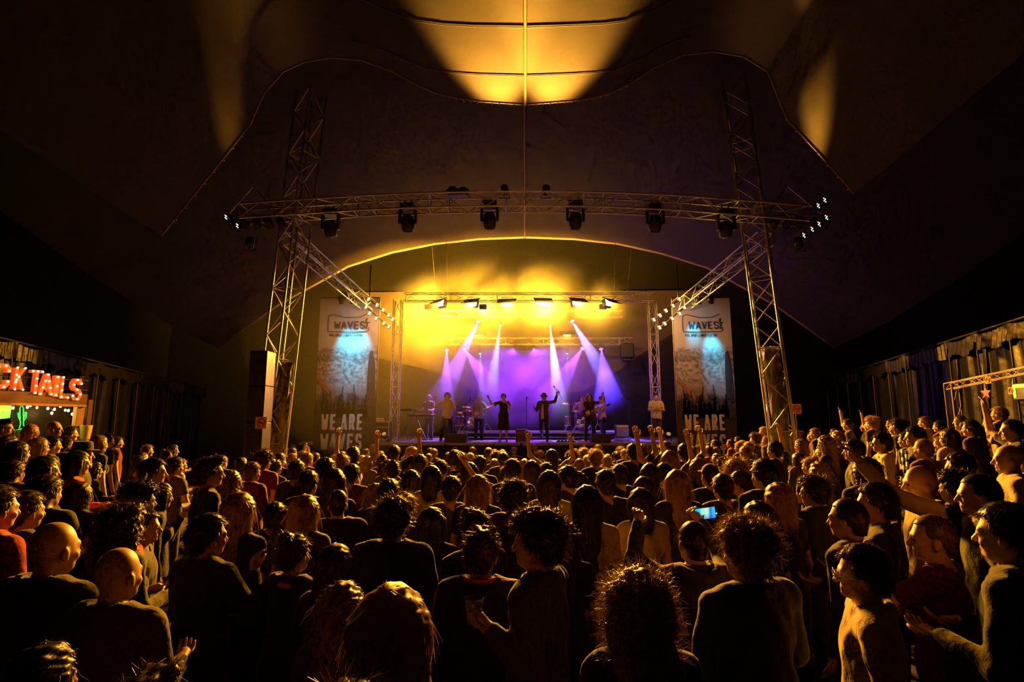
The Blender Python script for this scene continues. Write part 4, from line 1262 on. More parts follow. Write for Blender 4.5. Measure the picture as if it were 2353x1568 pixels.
def grow_top(name, p, J, kind='tee'):
    """tee, long (sleeves), dress"""
    lo = np.min([J[q+s] for q in 'SEW' for s in 'LR'], 0) - 0.12; hi = np.max([J[q+s] for q in 'SEW' for s in 'LR'], 0) + 0.12
    lo[0] = min(lo[0], -0.32); hi[0] = max(hi[0], 0.32); lo[1] = min(lo[1], -0.24); hi[1] = max(hi[1], 0.28)
    zlo = 0.42 if kind == 'dress' else 0.84
    f = Field(axis(lo[0], hi[0], 1, 9, 9, 0.0165), axis(lo[1], hi[1], 1, 9, 9, 0.0165), axis(zlo - 0.05, max(hi[2], 1.62), 1, 9, 9, 0.0165))
    inf = 0.022 if kind == 'long' else 0.016
    torso_prims(f, p, inf, 0.07)
    fem = p.get('fem', False); th = 0.9 if fem else 1.0
    wq = p.get('w', 1.0) * (0.172 if not fem else 0.168)
    f.rc((0, 0.0, 1.02), (0, 0.0, 0.80), (wq + inf*0.6)*0.97, wq + inf*0.9, 0.06, flat=(1, 1.42))
    if kind == 'dress':
        f.rc((0, 0, 1.0), (0, 0, 0.45), 0.15, 0.27, 0.05, flat=(1, 1.25))
    for s in 'LR':
        S, E, W_ = J['S'+s], J['E'+s], J['W'+s]
        if kind == 'long':
            f.rc(S, E, 0.066*th, 0.058*th, 0.03); f.rc(E, W_ - (W_-E)*0.03, 0.058*th, 0.043*th, 0.03)
        else:
            f.rc(S, S + (E-S)*0.62, 0.062*th, 0.062*th, 0.03)
    f.add(lambda x, y, z: 0.0045*np.sin(26*z + 9*x + 3*np.sin(8*x)) * np.cos(14*y + 5*z) + 0.003*np.sin(55*x + 21*z))
    f.cut(lambda x, y, z: (zlo + 0.012*np.sin(9*x) - z) + 0*y)
    # neckline
    nr = 0.078 if not fem else 0.092
    f.cut(lambda x, y, z: np.where(z > 1.44, nr - np.sqrt(x*x + (y+0.012)**2) - 0.0*z, -1.0))
    for s in 'LR':
        S, E, W_ = J['S'+s], J['E'+s], J['W'+s]
        if kind != 'long':
            d = unit(E - S); q = S + (E-S)*0.60
            f.cut(lambda x, y, z, d=d, q=q, sg=(-1 if s == 'L' else 1): np.where(((x-S[0])**2 + (y-S[1])**2 + (z-S[2])**2 < 0.30**2) & (sg*x > 0.175) ,
                  (x-q[0])*d[0] + (y-q[1])*d[1] + (z-q[2])*d[2], -1.0))
    if kind == 'long':     # collar roll
        for a in range(10):
            t0, t1 = 2*math.pi*a/10, 2*math.pi*(a+1)/10
            f.rc((0.082*math.cos(t0), -0.012+0.078*math.sin(t0), 1.485 - 0.018*math.sin(t0)), (0.082*math.cos(t1), -0.012+0.078*math.sin(t1), 1.485 - 0.018*math.sin(t1)), 0.020, 0.020, 0.015)
    V, Fc = f.net()
    return mesh(name, V, Fc, M_cloth, None, True)


def grow_trousers(name, p, J, short=False):
    fem = p.get('fem', False); w = p.get('w', 1.0)
    pts = [J[q+s] for q in 'PKA' for s in 'LR']
    lo = np.min(pts, 0) - 0.14; hi = np.max(pts, 0) + 0.14
    f = Field(axis(min(lo[0], -0.25), max(hi[0], 0.25), 1, 9, 9, 0.0175), axis(min(lo[1], -0.2), max(hi[1], 0.2), 1, 9, 9, 0.0175), axis(max(lo[2], -0.02), 1.06, 1, 9, 9, 0.0175))
    f.ell((0, 0, 0.95), (0.176, 0.124, 0.14), 0.05)
    for s in 'LR':
        f.rc(J['P'+s], J['K'+s], 0.103, 0.072, 0.02)
        f.rc(J['K'+s], J['A'+s] + (J['K'+s]-J['A'+s])*0.02, 0.074, 0.060, 0.03)
        f.ell(J['K'+s] + (J['A'+s]-J['K'+s])*0.3 + np.array([0, -0.018, 0]), (0.068, 0.068, 0.13), 0.03)
    f.add(lambda x, y, z: 0.004*np.sin(40*z + 12*x) * np.cos(18*y))
    f.cut(lambda x, y, z: (z - 1.00) + 0*x + 0*y)
    V, Fc = f.net()
    return mesh(name, V, Fc, M_cloth, None, True)


# ---- hair, in head space (chin level at the origin, face along +y)
def normals(V, Fc):
    n = np.cross(V[Fc[:, 2]] - V[Fc[:, 0]], V[Fc[:, 3]] - V[Fc[:, 1]])
    N = np.zeros_like(V)
    for k in range(4): np.add.at(N, Fc[:, k], n)
    return N / (np.linalg.norm(N, axis=1)[:, None] + 1e-12)


def grow_hair(name, style, nstr=1500):
    zlo = {'long': -0.36, 'wavy': -0.27, 'bob': -0.10, 'curlylong': -0.20, 'pony': -0.22}.get(style, -0.06)
    f = Field(axis(-0.2, 0.2, 1, 9, 9, 0.0088), axis(-0.24, 0.2, 1, 9, 9, 0.0088), axis(zlo - 0.04, 0.34, 1, 9, 9, 0.0088))
    t = {'buzz': 0.005, 'bald': 0.004, 'short': 0.017, 'quiff': 0.016, 'curly': 0.030, 'long': 0.016, 'wavy': 0.020, 'bob': 0.022, 'bun': 0.013, 'pony': 0.013, 'curlylong': 0.034}[style]
    f.ell((0, -0.014, 0.138), (0.077+t, 0.098+t, 0.094+t), 0.02)
    if style in ('short', 'quiff', 'buzz', 'bald', 'curly'):
        f.rc((0, -0.055, 0.10), (0, -0.058, 0.045), 0.058+t*0.6, 0.046+t*0.5, 0.03)
    if style == 'quiff':
        f.rc((-0.03, 0.05, 0.225), (0.045, 0.065, 0.225), 0.034, 0.026, 0.03)
    if style == 'curly':
        rr = np.random.RandomState(4)
        for q in range(46):
            v = unit([rr.uniform(-1, 1), rr.uniform(-1, 0.75), rr.uniform(-0.1, 1)])
            f.ell(np.array([0, -0.014, 0.14]) + v*np.array([0.098, 0.118, 0.112]), (0.026, 0.026, 0.024), 0.012)
    if style in ('long', 'wavy', 'bob', 'curlylong'):
        bot = {'long': -0.30, 'wavy': -0.21, 'bob': -0.045, 'curlylong': -0.13}[style]
        wd = {'long': 0.082, 'wavy': 0.095, 'bob': 0.085, 'curlylong': 0.10}[style]
        f.rc((0, -0.045, 0.13), (0, -0.075, bot), 0.085+t*0.6, wd*0.95, 0.03, flat=(0.92, 1.25))
        for s in (-1, 1):
            f.rc((s*0.068, 0.0, 0.14), (s*wd*0.95, 0.0 if style != 'long' else -0.02, bot + 0.05), 0.034, 0.030, 0.04)
    if style == 'bun':
        f.rc((0, -0.06, 0.10), (0, -0.06, 0.05), 0.05, 0.038, 0.03)
        f.ell((0, -0.085, 0.225), (0.046, 0.044, 0.042), 0.02)
    if style == 'pony':
        f.rc((0, -0.06, 0.10), (0, -0.06, 0.05), 0.05, 0.036, 0.03)
        f.rc((0, -0.11, 0.17), (0, -0.145, 0.10), 0.026, 0.034, 0.02)
        f.rc((0, -0.145, 0.10), (0.01, -0.12, -0.18), 0.034, 0.016, 0.03)
    if style == 'curlylong':
        rr = np.random.RandomState(9)
        for q in range(80):
            z = rr.uniform(-0.14, 0.24); a = rr.uniform(math.pi*0.9, math.pi*2.1) if z < 0.16 else rr.uniform(0, 7)
            rad = 0.105 if z < 0.14 else 0.105*math.sqrt(max(0.05, 1-((z-0.14)/0.12)**2))
            f.ell((rad*math.cos(a), -0.02 + rad*1.12*math.sin(a), z), (0.026, 0.026, 0.028), 0.012)
    amp = {'buzz': 0.0008, 'bald': 0.0, 'short': 0.004, 'quiff': 0.006, 'curly': 0.008, 'long': 0.004, 'wavy': 0.008, 'bob': 0.004, 'bun': 0.004, 'pony': 0.003, 'curlylong': 0.009}[style]
    if style in ('curly', 'curlylong'):
        f.add(lambda x, y, z: amp*np.sin(95*x + 20*z)*np.sin(90*y)*np.sin(100*z + 1))
    else:
        f.add(lambda x, y, z: amp*(np.sin(110*x + 9*np.sin(20*z)) * np.cos(60*y + 14*z) + 0.5*np.sin(45*z + 60*x)*np.cos(33*y)))
    # face opening
    side = 0.052 if style in ('long', 'wavy', 'bob', 'curlylong') else 0.018
    f.cut(lambda x, y, z: np.where(z < 0.175, np.minimum(y - side - 0.25*np.abs(x) - 0.10*np.maximum(0, z-0.10), 1), np.where(y > 0.0, y - 0.107, -1.0)))
    if style in ('short', 'quiff', 'buzz', 'curly', 'bun', 'pony', 'bald'):
        # round the ears and nape
        f.cut(lambda x, y, z: np.where((np.abs(x) > 0.05) & (y > -0.045), 0.075 + 0.9*(y+0.02)*(y > -0.02) - z, -1.0))
        if style != 'pony': f.cut(lambda x, y, z: np.where(y < 0, 0.018 - z, -1.0) + 0*x)
    if style == 'bald':
        f.cut(lambda x, y, z: z - 0.125 - 0.25*np.minimum(0, y) + 0*x)
    V, Fc = f.net()
    if not nstr: return mesh(name, V, Fc, M_hair, None, True)
    N = normals(V, Fc)
    rr = np.random.RandomState(3)
    pick = rr.choice(len(V), nstr)
    vs = [V]; fs = []; k = len(V)
    P0 = V[pick] ; n = N[pick]
    down = np.tile(np.array([0, -0.25, -1.0]), (nstr, 1))
    crown = (P0[:, 2] > 0.17)[:, None]
    radial = P0 - np.array([0, -0.05, 0.25]); radial[:, 2] *= 0.3
    flow = np.where(crown, radial/ (np.linalg.norm(radial, axis=1)[:, None]+1e-9), down)
    flow = flow - n * (flow * n).sum(1)[:, None]
    flow /= np.linalg.norm(flow, axis=1)[:, None] + 1e-9
    flow += rr.normal(0, 0.8 if style in ('curly', 'curlylong', 'quiff', 'bun') else (0.07 if style in ('long', 'bob', 'pony') else 0.2), flow.shape)
    lift = {'buzz': 1.2, 'bald': 1.0, 'short': 0.35, 'quiff': 0.6, 'curly': 0.8, 'curlylong': 0.7, 'wavy': 0.08, 'long': 0.015, 'bob': 0.025, 'bun': 0.35, 'pony': 0.10}[style]
    ln = {'buzz': 0.007, 'bald': 0.006, 'short': 0.030, 'quiff': 0.035, 'curly': 0.045, 'curlylong': 0.055, 'wavy': 0.09, 'long': 0.12, 'bob': 0.06, 'bun': 0.04, 'pony': 0.06}[style]
    ln = ln * rr.uniform(0.5, 1.4, (nstr, 1))
    if style in ('long', 'bob', 'wavy', 'pony'): ln = np.where(crown, ln*0.3, ln)
    D = flow + n*lift; D /= np.linalg.norm(D, axis=1)[:, None] + 1e-9
    Wd = np.cross(D, n + rr.normal(0, 0.4, n.shape)); Wd /= np.linalg.norm(Wd, axis=1)[:, None] + 1e-9
    wdt = 0.0016 if style != 'buzz' else 0.0012
    seg = 4 if style in ('curly', 'curlylong', 'wavy') else 3
    cr = 0.010 if style in ('curly', 'curlylong') else (0.004 if style == 'wavy' else 0.0)
    ph = rr.uniform(0, 6.28, (nstr, 1))
    for j in range(seg + 1):
        tt = j / seg
        c = P0 + D*ln*tt + np.array([0, 0, -0.5]) * (ln*tt)**2 * (4 if style in ('long', 'wavy', 'bob', 'pony') else 1)
        if cr: c = c + (Wd*np.cos(ph + tt*7) + n*np.sin(ph + tt*7)) * cr * min(1, tt*3)
        hw = Wd * wdt * (1 - 0.75*tt)
        vs.append(c - hw); vs.append(c + hw)
    base = k
    a = np.arange(nstr)
    for j in range(seg):
        l0 = base + (2*j)*nstr + a; r0 = base + (2*j+1)*nstr + a; l1 = base + (2*j+2)*nstr + a; r1 = base + (2*j+3)*nstr + a
        fs.append(np.stack([l0, r0, r1, l1], 1))
    return mesh(name, np.concatenate(vs), np.concatenate([Fc] + fs), M_hair, None, True)


HAIR = {}
def hair_mesh(style):
    if style not in HAIR:
        HAIR[style] = grow_hair('hair_' + style, style, {'buzz': 2500, 'bald': 500, 'curlylong': 2600, 'curly': 2200}.get(style, 1500))
    return HAIR[style]


DOWN = ((0.16, -0.04, -1), (0.08, 0.22, -1))
FRONT = ((0.22, 0.10, -1), (-0.45, 0.85, 0.10))
FOLD = ((0.25, 0.20, -1), (-0.95, 0.55, 0.10))
HIP = ((0.55, -0.15, -1), (-0.55, 0.35, -0.5))
UP = ((0.60, 0.40, 0.45), (-0.12, 0.10, 1.0))
UPOUT = ((0.75, 0.25, 0.75), (0.10, 0.15, 1.0))
MOUTH = ((0.30, 0.45, -0.9), (-0.45, 0.45, 0.90))
PHONE = ((0.30, 0.75, 0.15), (-0.28, 0.55, 0.75))
HOLD = ((0.12, -0.20, -1), (-0.05, 0.80, 0.55))
PROTO = {
    'man':        dict(armL=DOWN, armR=DOWN, top='tee'),
    'man_long':   dict(armL=DOWN, armR=DOWN, top='long', w=1.02),
    'man_coat':   dict(armL=DOWN, armR=FRONT, top='long', w=1.08),
    'man_broad':  dict(armL=FRONT, armR=FRONT, top='long', w=1.16, belly=0.03),
    'man_tee2':   dict(armL=FOLD, armR=FOLD, top='tee', w=1.05, belly=0.02),
    'man_cup':    dict(armL=HOLD, armR=DOWN, top='long', hyaw=0.15, curlL=0.75),
    'man_chin':   dict(armL=FOLD, armR=MOUTH, top='long', hyaw=-0.25),
    'man_up':     dict(armL=DOWN, armR=UP, top='tee', curlR=0.25),
    'man_phone':  dict(armL=PHONE, armR=PHONE, top='long', curlL=0.6, curlR=0.6),
    'woman':      dict(fem=True, armL=DOWN, armR=DOWN, top='tee'),
    'woman_front': dict(fem=True, armL=FRONT, armR=FRONT, top='long'),
    'woman_top':  dict(fem=True, armL=FRONT, armR=DOWN, top='tee', hyaw=0.3),
    'woman_up':   dict(fem=True, armL=UPOUT, armR=UP, top='tee', curlL=0.15, curlR=0.15),
    'woman_upl':  dict(fem=True, armL=((0.95, 0.30, 0.55), (0.55, 0.25, 0.8)), armR=DOWN, top='tee', curlL=0.1),
    'woman_drink': dict(fem=True, armL=MOUTH, armR=DOWN, top='long', hyaw=0.35, curlL=0.8),
    'woman_shade': dict(fem=True, armL=FRONT, armR=((0.2, 0.7, -0.4), (-0.25, 0.35, 0.95)), top='long', curlR=0.5),
    'man_lean':   dict(armL=((0.2, 0.75, -0.55), (-0.5, 0.15, 0.9)), armR=FOLD, top='tee', hyaw=0.5, curlL=0.9),
    'man_point':  dict(armL=((0.15, 0.85, 0.35), (0.05, 0.6, 0.8)), armR=DOWN, top='long', hyaw=0.2, curlL=0.3),
}
BODY = {}
def proto(name):
    if name not in BODY:
        p = PROTO[name]
        me, J = grow_body('body_' + name, p)
        top = grow_top('top_' + name, p, J, p.get('top', 'tee'))
        key = 'legs_%s_%s' % (p.get('fem', False), p.get('legkey', ''))
        if p.get('top') == 'dress': tr = None
        else:
            tr = bpy.data.meshes.get(key) or grow_trousers(key, p, J)
        BODY[name] = (me, top, tr, J, Matrix(rotm(p.get('hyaw', 0), p.get('hpitch', 0), p.get('hroll', 0)).tolist()))
    return BODY[name]


SKINS = [(0.50, 0.29, 0.19), (0.55, 0.34, 0.24), (0.42, 0.24, 0.15), (0.60, 0.38, 0.27)]
HAIRC = {'black': (0.012, 0.009, 0.008), 'brown': (0.045, 0.022, 0.012), 'fair': (0.20, 0.11, 0.045), 'blond': (0.36, 0.21, 0.085), 'grey': (0.22, 0.18, 0.14), 'ginger': (0.22, 0.07, 0.02)}
STRIPE = None


def person(name, kind, style, hairc, shirt, loc, yaw, height=1.75, label=None, group=None, trousers=(0.02, 0.02, 0.025), skin=None, width=1.0):
    body, top, tr, J, HR = proto(kind)
    s = height / 1.765
    root = empty('person', loc, yaw)
    root.scale = (s*width, s*width, s)
    tag(root, label, 'person', group)
    link('body', body, root, color=skin or random.choice(SKINS))
    hm = Matrix.Translation(Vector(HEAD0.tolist())) @ HR.to_4x4()
    if style == 'cap':
        h = link('hair', hair_mesh('buzz'), root, color=HAIRC[hairc]); h.matrix_local = hm
        c = link('cap', cap_mesh(), root, color=shirt); c.matrix_local = hm
    elif style == 'hat':
        h = link('hair', hair_mesh('short'), root, color=HAIRC[hairc]); h.matrix_local = hm
        c = link('brimmed_hat', brim_mesh(), root, color=(0.015, 0.012, 0.01)); c.matrix_local = hm
    elif style != 'none':
        h = link('hair', hair_mesh(style), root, color=HAIRC[hairc]); h.matrix_local = hm
    p = PROTO[kind]
    nm = {'tee': 'shirt', 'long': 'jacket', 'dress': 'dress'}[p.get('top', 'tee')]
    link(nm, top, root, color=shirt)
    if tr: link('trousers', tr, root, color=trousers)
    return root, J, Matrix.Translation(loc) @ Matrix.Rotation(yaw, 4, 'Z') @ Matrix.Diagonal((s*width, s*width, s, 1)), hm


_cap = {}
def cap_mesh():
    if 'c' not in _cap:
        f = Field(axis(-0.14, 0.14, 1, 9, 9, 0.008), axis(-0.16, 0.24, 1, 9, 9, 0.008), axis(0.08, 0.30, 1, 9, 9, 0.008))
        f.ell((0, -0.014, 0.142), (0.091, 0.112, 0.110), 0.01)
        f.cut(lambda x, y, z: 0.150 - z + 0*x + 0*y)
        f.ell((0, 0.115, 0.155), (0.075, 0.085, 0.011), 0.006)
        V, Fc = f.net(); _cap['c'] = mesh('cap', V, Fc, M_cloth, None, True)
    return _cap['c']


def brim_mesh():
    if 'b' not in _cap:
        b = MB()
        b.lathe([(0.155, 0.160), (0.158, 0.166), (0.102, 0.170), (0.099, 0.20), (0.090, 0.262), (0.075, 0.272), (0.02, 0.268)], 24, M=Matrix.Translation((0, -0.01, 0)) @ Matrix.Diagonal((0.95, 1.1, 1, 1)))
        _cap['b'] = mesh('hat', b.v, b.f, M_cloth, b.m, True)
    return _cap['b']

# ------------------------------------------------------------------ the band
PROTO.update({
    'singer':   dict(armL=MOUTH, armR=((0.55, 0.35, -0.35), (0.15, 0.35, 1.0)), top='tee', curlL=0.8, curlR=0.3, hpitch=0.25, hyaw=0.15, legL=((0.16, 0.02, -1), (0.10, -0.05, -1)), legR=((0.20, 0.05, -1), (0.12, -0.05, -1)), legkey='wide'),
    'dress':    dict(fem=True, armL=MOUTH, armR=((1.0, 0.25, -0.12), (0.35, 0.30, 0.75)), top='dress', curlL=0.8, curlR=0.8, w=1.05),
    'trumpet':  dict(armL=((0.75, 0.2, 0.15), (0.35, 0.15, 0.95)), armR=((0.3, 0.1, -1), (0.0, 0.6, 0.2)), top='long', curlL=0.9, hpitch=0.2, legL=((0.05, 0.02, -1), (0.02, -0.04, -1)), legR=((0.05, 0.12, -1), (0.15, -0.85, -0.35)), legkey='kick'),
    'guitarist': dict(armL=((0.80, 0.1, 0.05), (0.10, 0.1, 1.0)), armR=((0.25, 0.4, -0.2), (-0.35, 0.35, 0.9)), top='tee', curlL=0.2, hpitch=0.15, legL=((0.10, 0.02, -1), (0.06, -0.05, -1)), legR=((0.12, 0.02, -1), (0.06, -0.05, -1)), legkey='stance'),
    'player':   dict(armL=((0.45, 0.35, -0.9), (0.30, 0.9, 0.25)), armR=((0.35, 0.0, -1), (-0.65, 0.75, -0.15)), top='tee', curlL=0.8, curlR=0.5, hpitch=-0.2),
    'keys':     dict(armL=((0.2, 0.35, -1), (0.05, 1.0, -0.05)), armR=((0.2, 0.35, -1), (0.05, 1.0, -0.05)), top='tee', hpitch=-0.3),
    'drummer':  dict(armL=((0.45, 0.35, -0.8), (-0.10, 0.8, 0.55)), armR=((0.5, 0.3, -0.6), (-0.15, 0.7, 0.75)), top='tee', curlL=0.9, curlR=0.9, legL=((0.35, 0.95, -0.12), (0.05, 0.05, -1)), legR=((0.35, 0.95, -0.12), (0.05, 0.05, -1)), legkey='seat'),
})
PI = math.pi


def on_stage(px, Y, kind, style, hairc, shirt, yaw, height, label, **kw):
    q = P(px, 1000, Y); z = kw.pop('z', SZ)
    return person('person', kind, style, hairc, shirt, Vector((q.x, Y, z)), yaw, height, label, None, **kw)


def hand(res, side):
    root, J, M, hm = res
    return M @ Vector((J['W'+side] + J['H'+side]*0.09).tolist())


def microphone(res, side, label, toward=None):
    h = hand(res, side); root, J, M, hm = res
    tgt = toward if toward is not None else M @ (hm @ Vector((0, 0.13, 0.04)))
    d = (tgt - h).normalized()
    r = empty('microphone', h); tag(r, label, 'microphone')
    b = MB(); b.tube([d*-0.10, d*0.10], [0.012, 0.018], 8); b.build('handle', M_black, r, True)
    b = MB(); b.sphere(d*0.125, 0.030, 8); b.build('mesh_head', M_chrome, r, True)


s1 = on_stage(1027, 20.4, 'singer', 'curly', 'brown', (0.62, 0.42, 0.30), PI + 0.1, 1.78, 'singer in a light shirt with one hand at the mouth beside the left floor monitor')
microphone(s1, 'L', 'microphone held by the singer in the light shirt')
s2_ = on_stage(1157, 20.3, 'dress', 'bun', 'black', (0.022, 0.016, 0.014), PI, 1.76, 'singer in a dark knee-length dress stretching one arm out at centre stage')
microphone(s2_, 'L', 'microphone held by the singer in the dark dress')
s3 = on_stage(1250, 20.5, 'trumpet', 'hat', 'black', (0.06, 0.045, 0.04), PI - 0.35, 1.76, 'trumpeter in an open dark jacket lifting a trumpet, one leg kicked back')
# white shirt front under the jacket
b = MB(); b.prism([(-0.045, 0.84), (0.06, 0.80), (0.045, 1.18), (0.0, 1.44), (-0.03, 1.30)], 0.138, 0.146); b.build('shirt_front', mat('white_shirt', (.65, .5, .42), .8), s3[0])
s4 = on_stage(1356, 20.4, 'guitarist', 'wavy', 'brown', (0.05, 0.022, 0.016), PI, 1.76, 'guitarist in dark clothes with one arm raised beside the right floor monitor')
s5 = on_stage(1386, 21.9, 'player', 'curly', 'fair', (0.70, 0.40, 0.44), PI*0.55, 1.72, 'bass player in a pink patterned shirt turned to the right, behind the guitarist')
s6 = on_stage(1100, 22.0, 'player', 'bald', 'grey', (0.30, 0.26, 0.26), PI + 0.15, 1.78, 'balding guitarist in grey behind the dark dress')
s7 = on_stage(985, 21.9, 'keys', 'short', 'grey', (0.10, 0.09, 0.11), PI - 0.4, 1.80, 'keyboard player in dark grey at the hazy left of the stage')
s8 = on_stage(1339, 23.8, 'drummer', 'short', 'brown', (0.40, 0.22, 0.25), PI, 1.80, 'drummer seated behind the cymbals on the riser', z=SZ + 0.33 - 0.30)
s9 = on_stage(1510, 20.3, 'man_tee2', 'short', 'brown', (0.62, 0.52, 0.48), PI, 1.76, 'stagehand in a pale shirt standing at the right edge of the stage', trousers=(0.06, 0.04, 0.04))
s10 = on_stage(1095, 24.2, 'drummer', 'short', 'black', (0.12, 0.10, 0.14), PI, 1.78, 'percussionist seated on the riser at the left behind the balding guitarist', z=SZ + 0.33 - 0.30)


def guitar(M, label, color, ang):
    """body in the player's hip plane, neck to the player's left (-x)"""
    r = empty('guitar'); r.matrix_world = M; tag(r, label, 'guitar')
    R_ = Matrix.Translation((0.08, 0.17, 1.06)) @ Matrix.Rotation(ang, 4, 'Y')
    poly = [(0.22, 0.02), (0.19, 0.13), (0.08, 0.17), (-0.02, 0.12), (-0.10, 0.13), (-0.17, 0.16), (-0.19, 0.11), (-0.14, 0.04), (-0.14, -0.04), (-0.18, -0.10), (-0.14, -0.13), (-0.05, -0.11), (0.06, -0.17), (0.18, -0.14)]
    b = MB(); b.prism(poly, -0.022, 0.022, R_); b.build('body', mat('lacquer_%s' % label[:5].strip(), color, 0.2, coat=1.0), r)
    b = MB(); b.prism([(0.10, 0.05), (0.0, 0.06), (-0.08, 0.05), (-0.06, -0.06), (0.08, -0.07)], 0.023, 0.027, R_); b.build('pickguard', M_white, r)
    b = MB(); b.bbox((-0.72, 0.01, -0.026), (-0.12, 0.036, 0.026), 0.005, M=R_); nk = b.build('neck', mat('maple', (0.45, 0.26, 0.11), 0.35), r)
    b = MB(); b.prism([(-0.72, -0.03), (-0.72, 0.03), (-0.80, 0.06), (-0.88, 0.03), (-0.88, -0.03)], 0.005, 0.028, R_); b.build('headstock', M_black, nk)
    for k in range(3): b = MB(); b.tube([R_ @ Vector((-0.75 - 0.05*k, 0.015, 0.05)), R_ @ Vector((-0.75 - 0.05*k, 0.015, 0.085))], 0.007, 6); b.build('tuning_peg', M_chrome, nk)
    b = MB(); b.tube([R_ @ Vector((0.2, 0, 0.05)), (0.17, -0.02, 1.40), (0.05, -0.13, 1.50), (-0.10, -0.10, 1.49), R_ @ Vector((-0.18, 0, 0.12))], 0.014, 6); b.build('strap', M_black, r)
guitar(s4[2], 'dark electric guitar hanging on the guitarist with the raised arm', (0.10, 0.02, 0.012), 0.35)
guitar(s5[2], 'pale electric bass held by the player in the pink shirt', (0.60, 0.30, 0.25), 0.15)
guitar(s6[2], 'sunburst guitar played by the balding guitarist', (0.45, 0.20, 0.10), 0.40)

tp = hand(s3, 'L')
tr_ = empty('trumpet', tp, 0.4); tag(tr_, 'brass trumpet held up high by the trumpeter', 'trumpet')
tr_.rotation_euler = (0, -0.55, 0.3)
b = MB(); b.lathe([(0.008, 0.0), (0.010, 0.16), (0.02, 0.21), (0.035, 0.24), (0.062, 0.262), (0.058, 0.262), (0.03, 0.238)], 16, M=Matrix.Translation((0.0, 0, 0.02))); b.build('bell', M_brass, tr_, True)
b = MB(); b.tube([(0, 0, 0.02), (0, 0, -0.10), (0.03, 0, -0.13), (0.06, 0, -0.10), (0.06, 0, 0.12), (0.04, 0, 0.15), (0.03, 0, 0.12), (0.03, 0, -0.26)], 0.008, 8); b.build('tubing', M_brass, tr_, True)
for k in range(3): b = MB(); b.tube([(-0.04, 0, -0.03 + 0.03*k), (0.09, 0, -0.03 + 0.03*k)], 0.011, 8); b.build('valve', M_brass, tr_, True)
b = MB(); b.lathe([(0.006, 0), (0.012, -0.02), (0.014, -0.03), (0.008, -0.03)], 10, M=Matrix.Translation((0.03, 0, -0.26))); b.build('mouthpiece', M_chrome, tr_, True)

# keyboards
def keyboard(px, Y, z, label, rz):
    q = P(px, 960, Y); r = empty('keyboard', (q.x, Y, SZ), rz); tag(r, label, 'keyboard')
    MB().bbox((-0.55, -0.16, z), (0.55, 0.16, z + 0.09), 0.012).build('case', M_black, r)
    for k in range(20): MB().box((-0.50 + k*0.05, 0.0, z + 0.088), (-0.50 + k*0.05 + 0.046, 0.14, z + 0.10)).build('key', M_white, r)
    for s in (-1, 1):
        rod('stand_leg', (s*0.4, -0.2, 0), (-s*0.35, 0.15, z), 0.018, M_black, r)
keyboard(968, 21.3, 0.92, 'black stage keyboard in front of the hazy player', -0.4)
keyboard(938, 21.9, 1.15, 'upper black keyboard at the far left of the stage', -0.9)


# drums
def drum(name, loc, rad, dep, M, color, label, group=None, legs=0):
    r = empty(name, loc); tag(r, label, 'drum', group)
    b = MB(); b.lathe([(rad, -dep/2), (rad*1.005, -dep/2+0.02), (rad*1.005, dep/2-0.02), (rad, dep/2)], 20, M=M); b.build('shell', mat('drum_shell', (0.18, 0.08, 0.10), 0.25, coat=1.0), r, True)
    for e in (-1, 1):
        b = MB(); b.lathe([(rad*1.03, e*dep/2-0.015), (rad*1.05, e*dep/2), (rad*1.03, e*dep/2+0.015)], 20, M=M); b.build('hoop', M_chrome, r, True)
        b = MB(); b.lathe([(0.0, e*(dep/2+0.004)), (rad, e*(dep/2+0.004)), (rad, e*(dep/2+0.002))], 20, M=M); b.build('drum_head', M_white, r, True)
    zz = loc[2] - (SZ + 0.33)
    for k in range(legs):
        a = 2*PI*k/legs + 0.4; rod('leg', (rad*0.95*math.cos(a), rad*0.95*math.sin(a), -0.02), (rad*1.1*math.cos(a), rad*1.1*math.sin(a), -zz), 0.011, M_chrome, r)
    return r


def cymbal(px, py, Y, rad, tilt, label):
    q = P(px, py, Y); zb = SZ + 0.33; r = empty('cymbal', (q.x, Y, zb)); tag(r, label, 'cymbal', 'cymbals of the two drum kits')
    h = q.z - zb
    Mx = Matrix.Translation((0, 0, h)) @ Matrix.Rotation(tilt, 4, 'X') @ Matrix.Rotation(tilt*0.5, 4, 'Y')
    b = MB(); b.lathe([(0.0, 0.02), (0.03, 0.022), (0.05, 0.010), (rad, -0.012), (rad, -0.015), (0.05, 0.006), (0.0, 0.014)], 24, M=Mx); b.build('plate', M_brass, r, True)
    rod('stand', (0, 0, 0.25), (0, 0, h), 0.012, M_chrome, r)
    for k in range(3):
        a = 2*PI*k/3; rod('leg', (0, 0, 0.35), (0.25*math.cos(a), 0.25*math.sin(a), 0.0), 0.01, M_chrome, r)


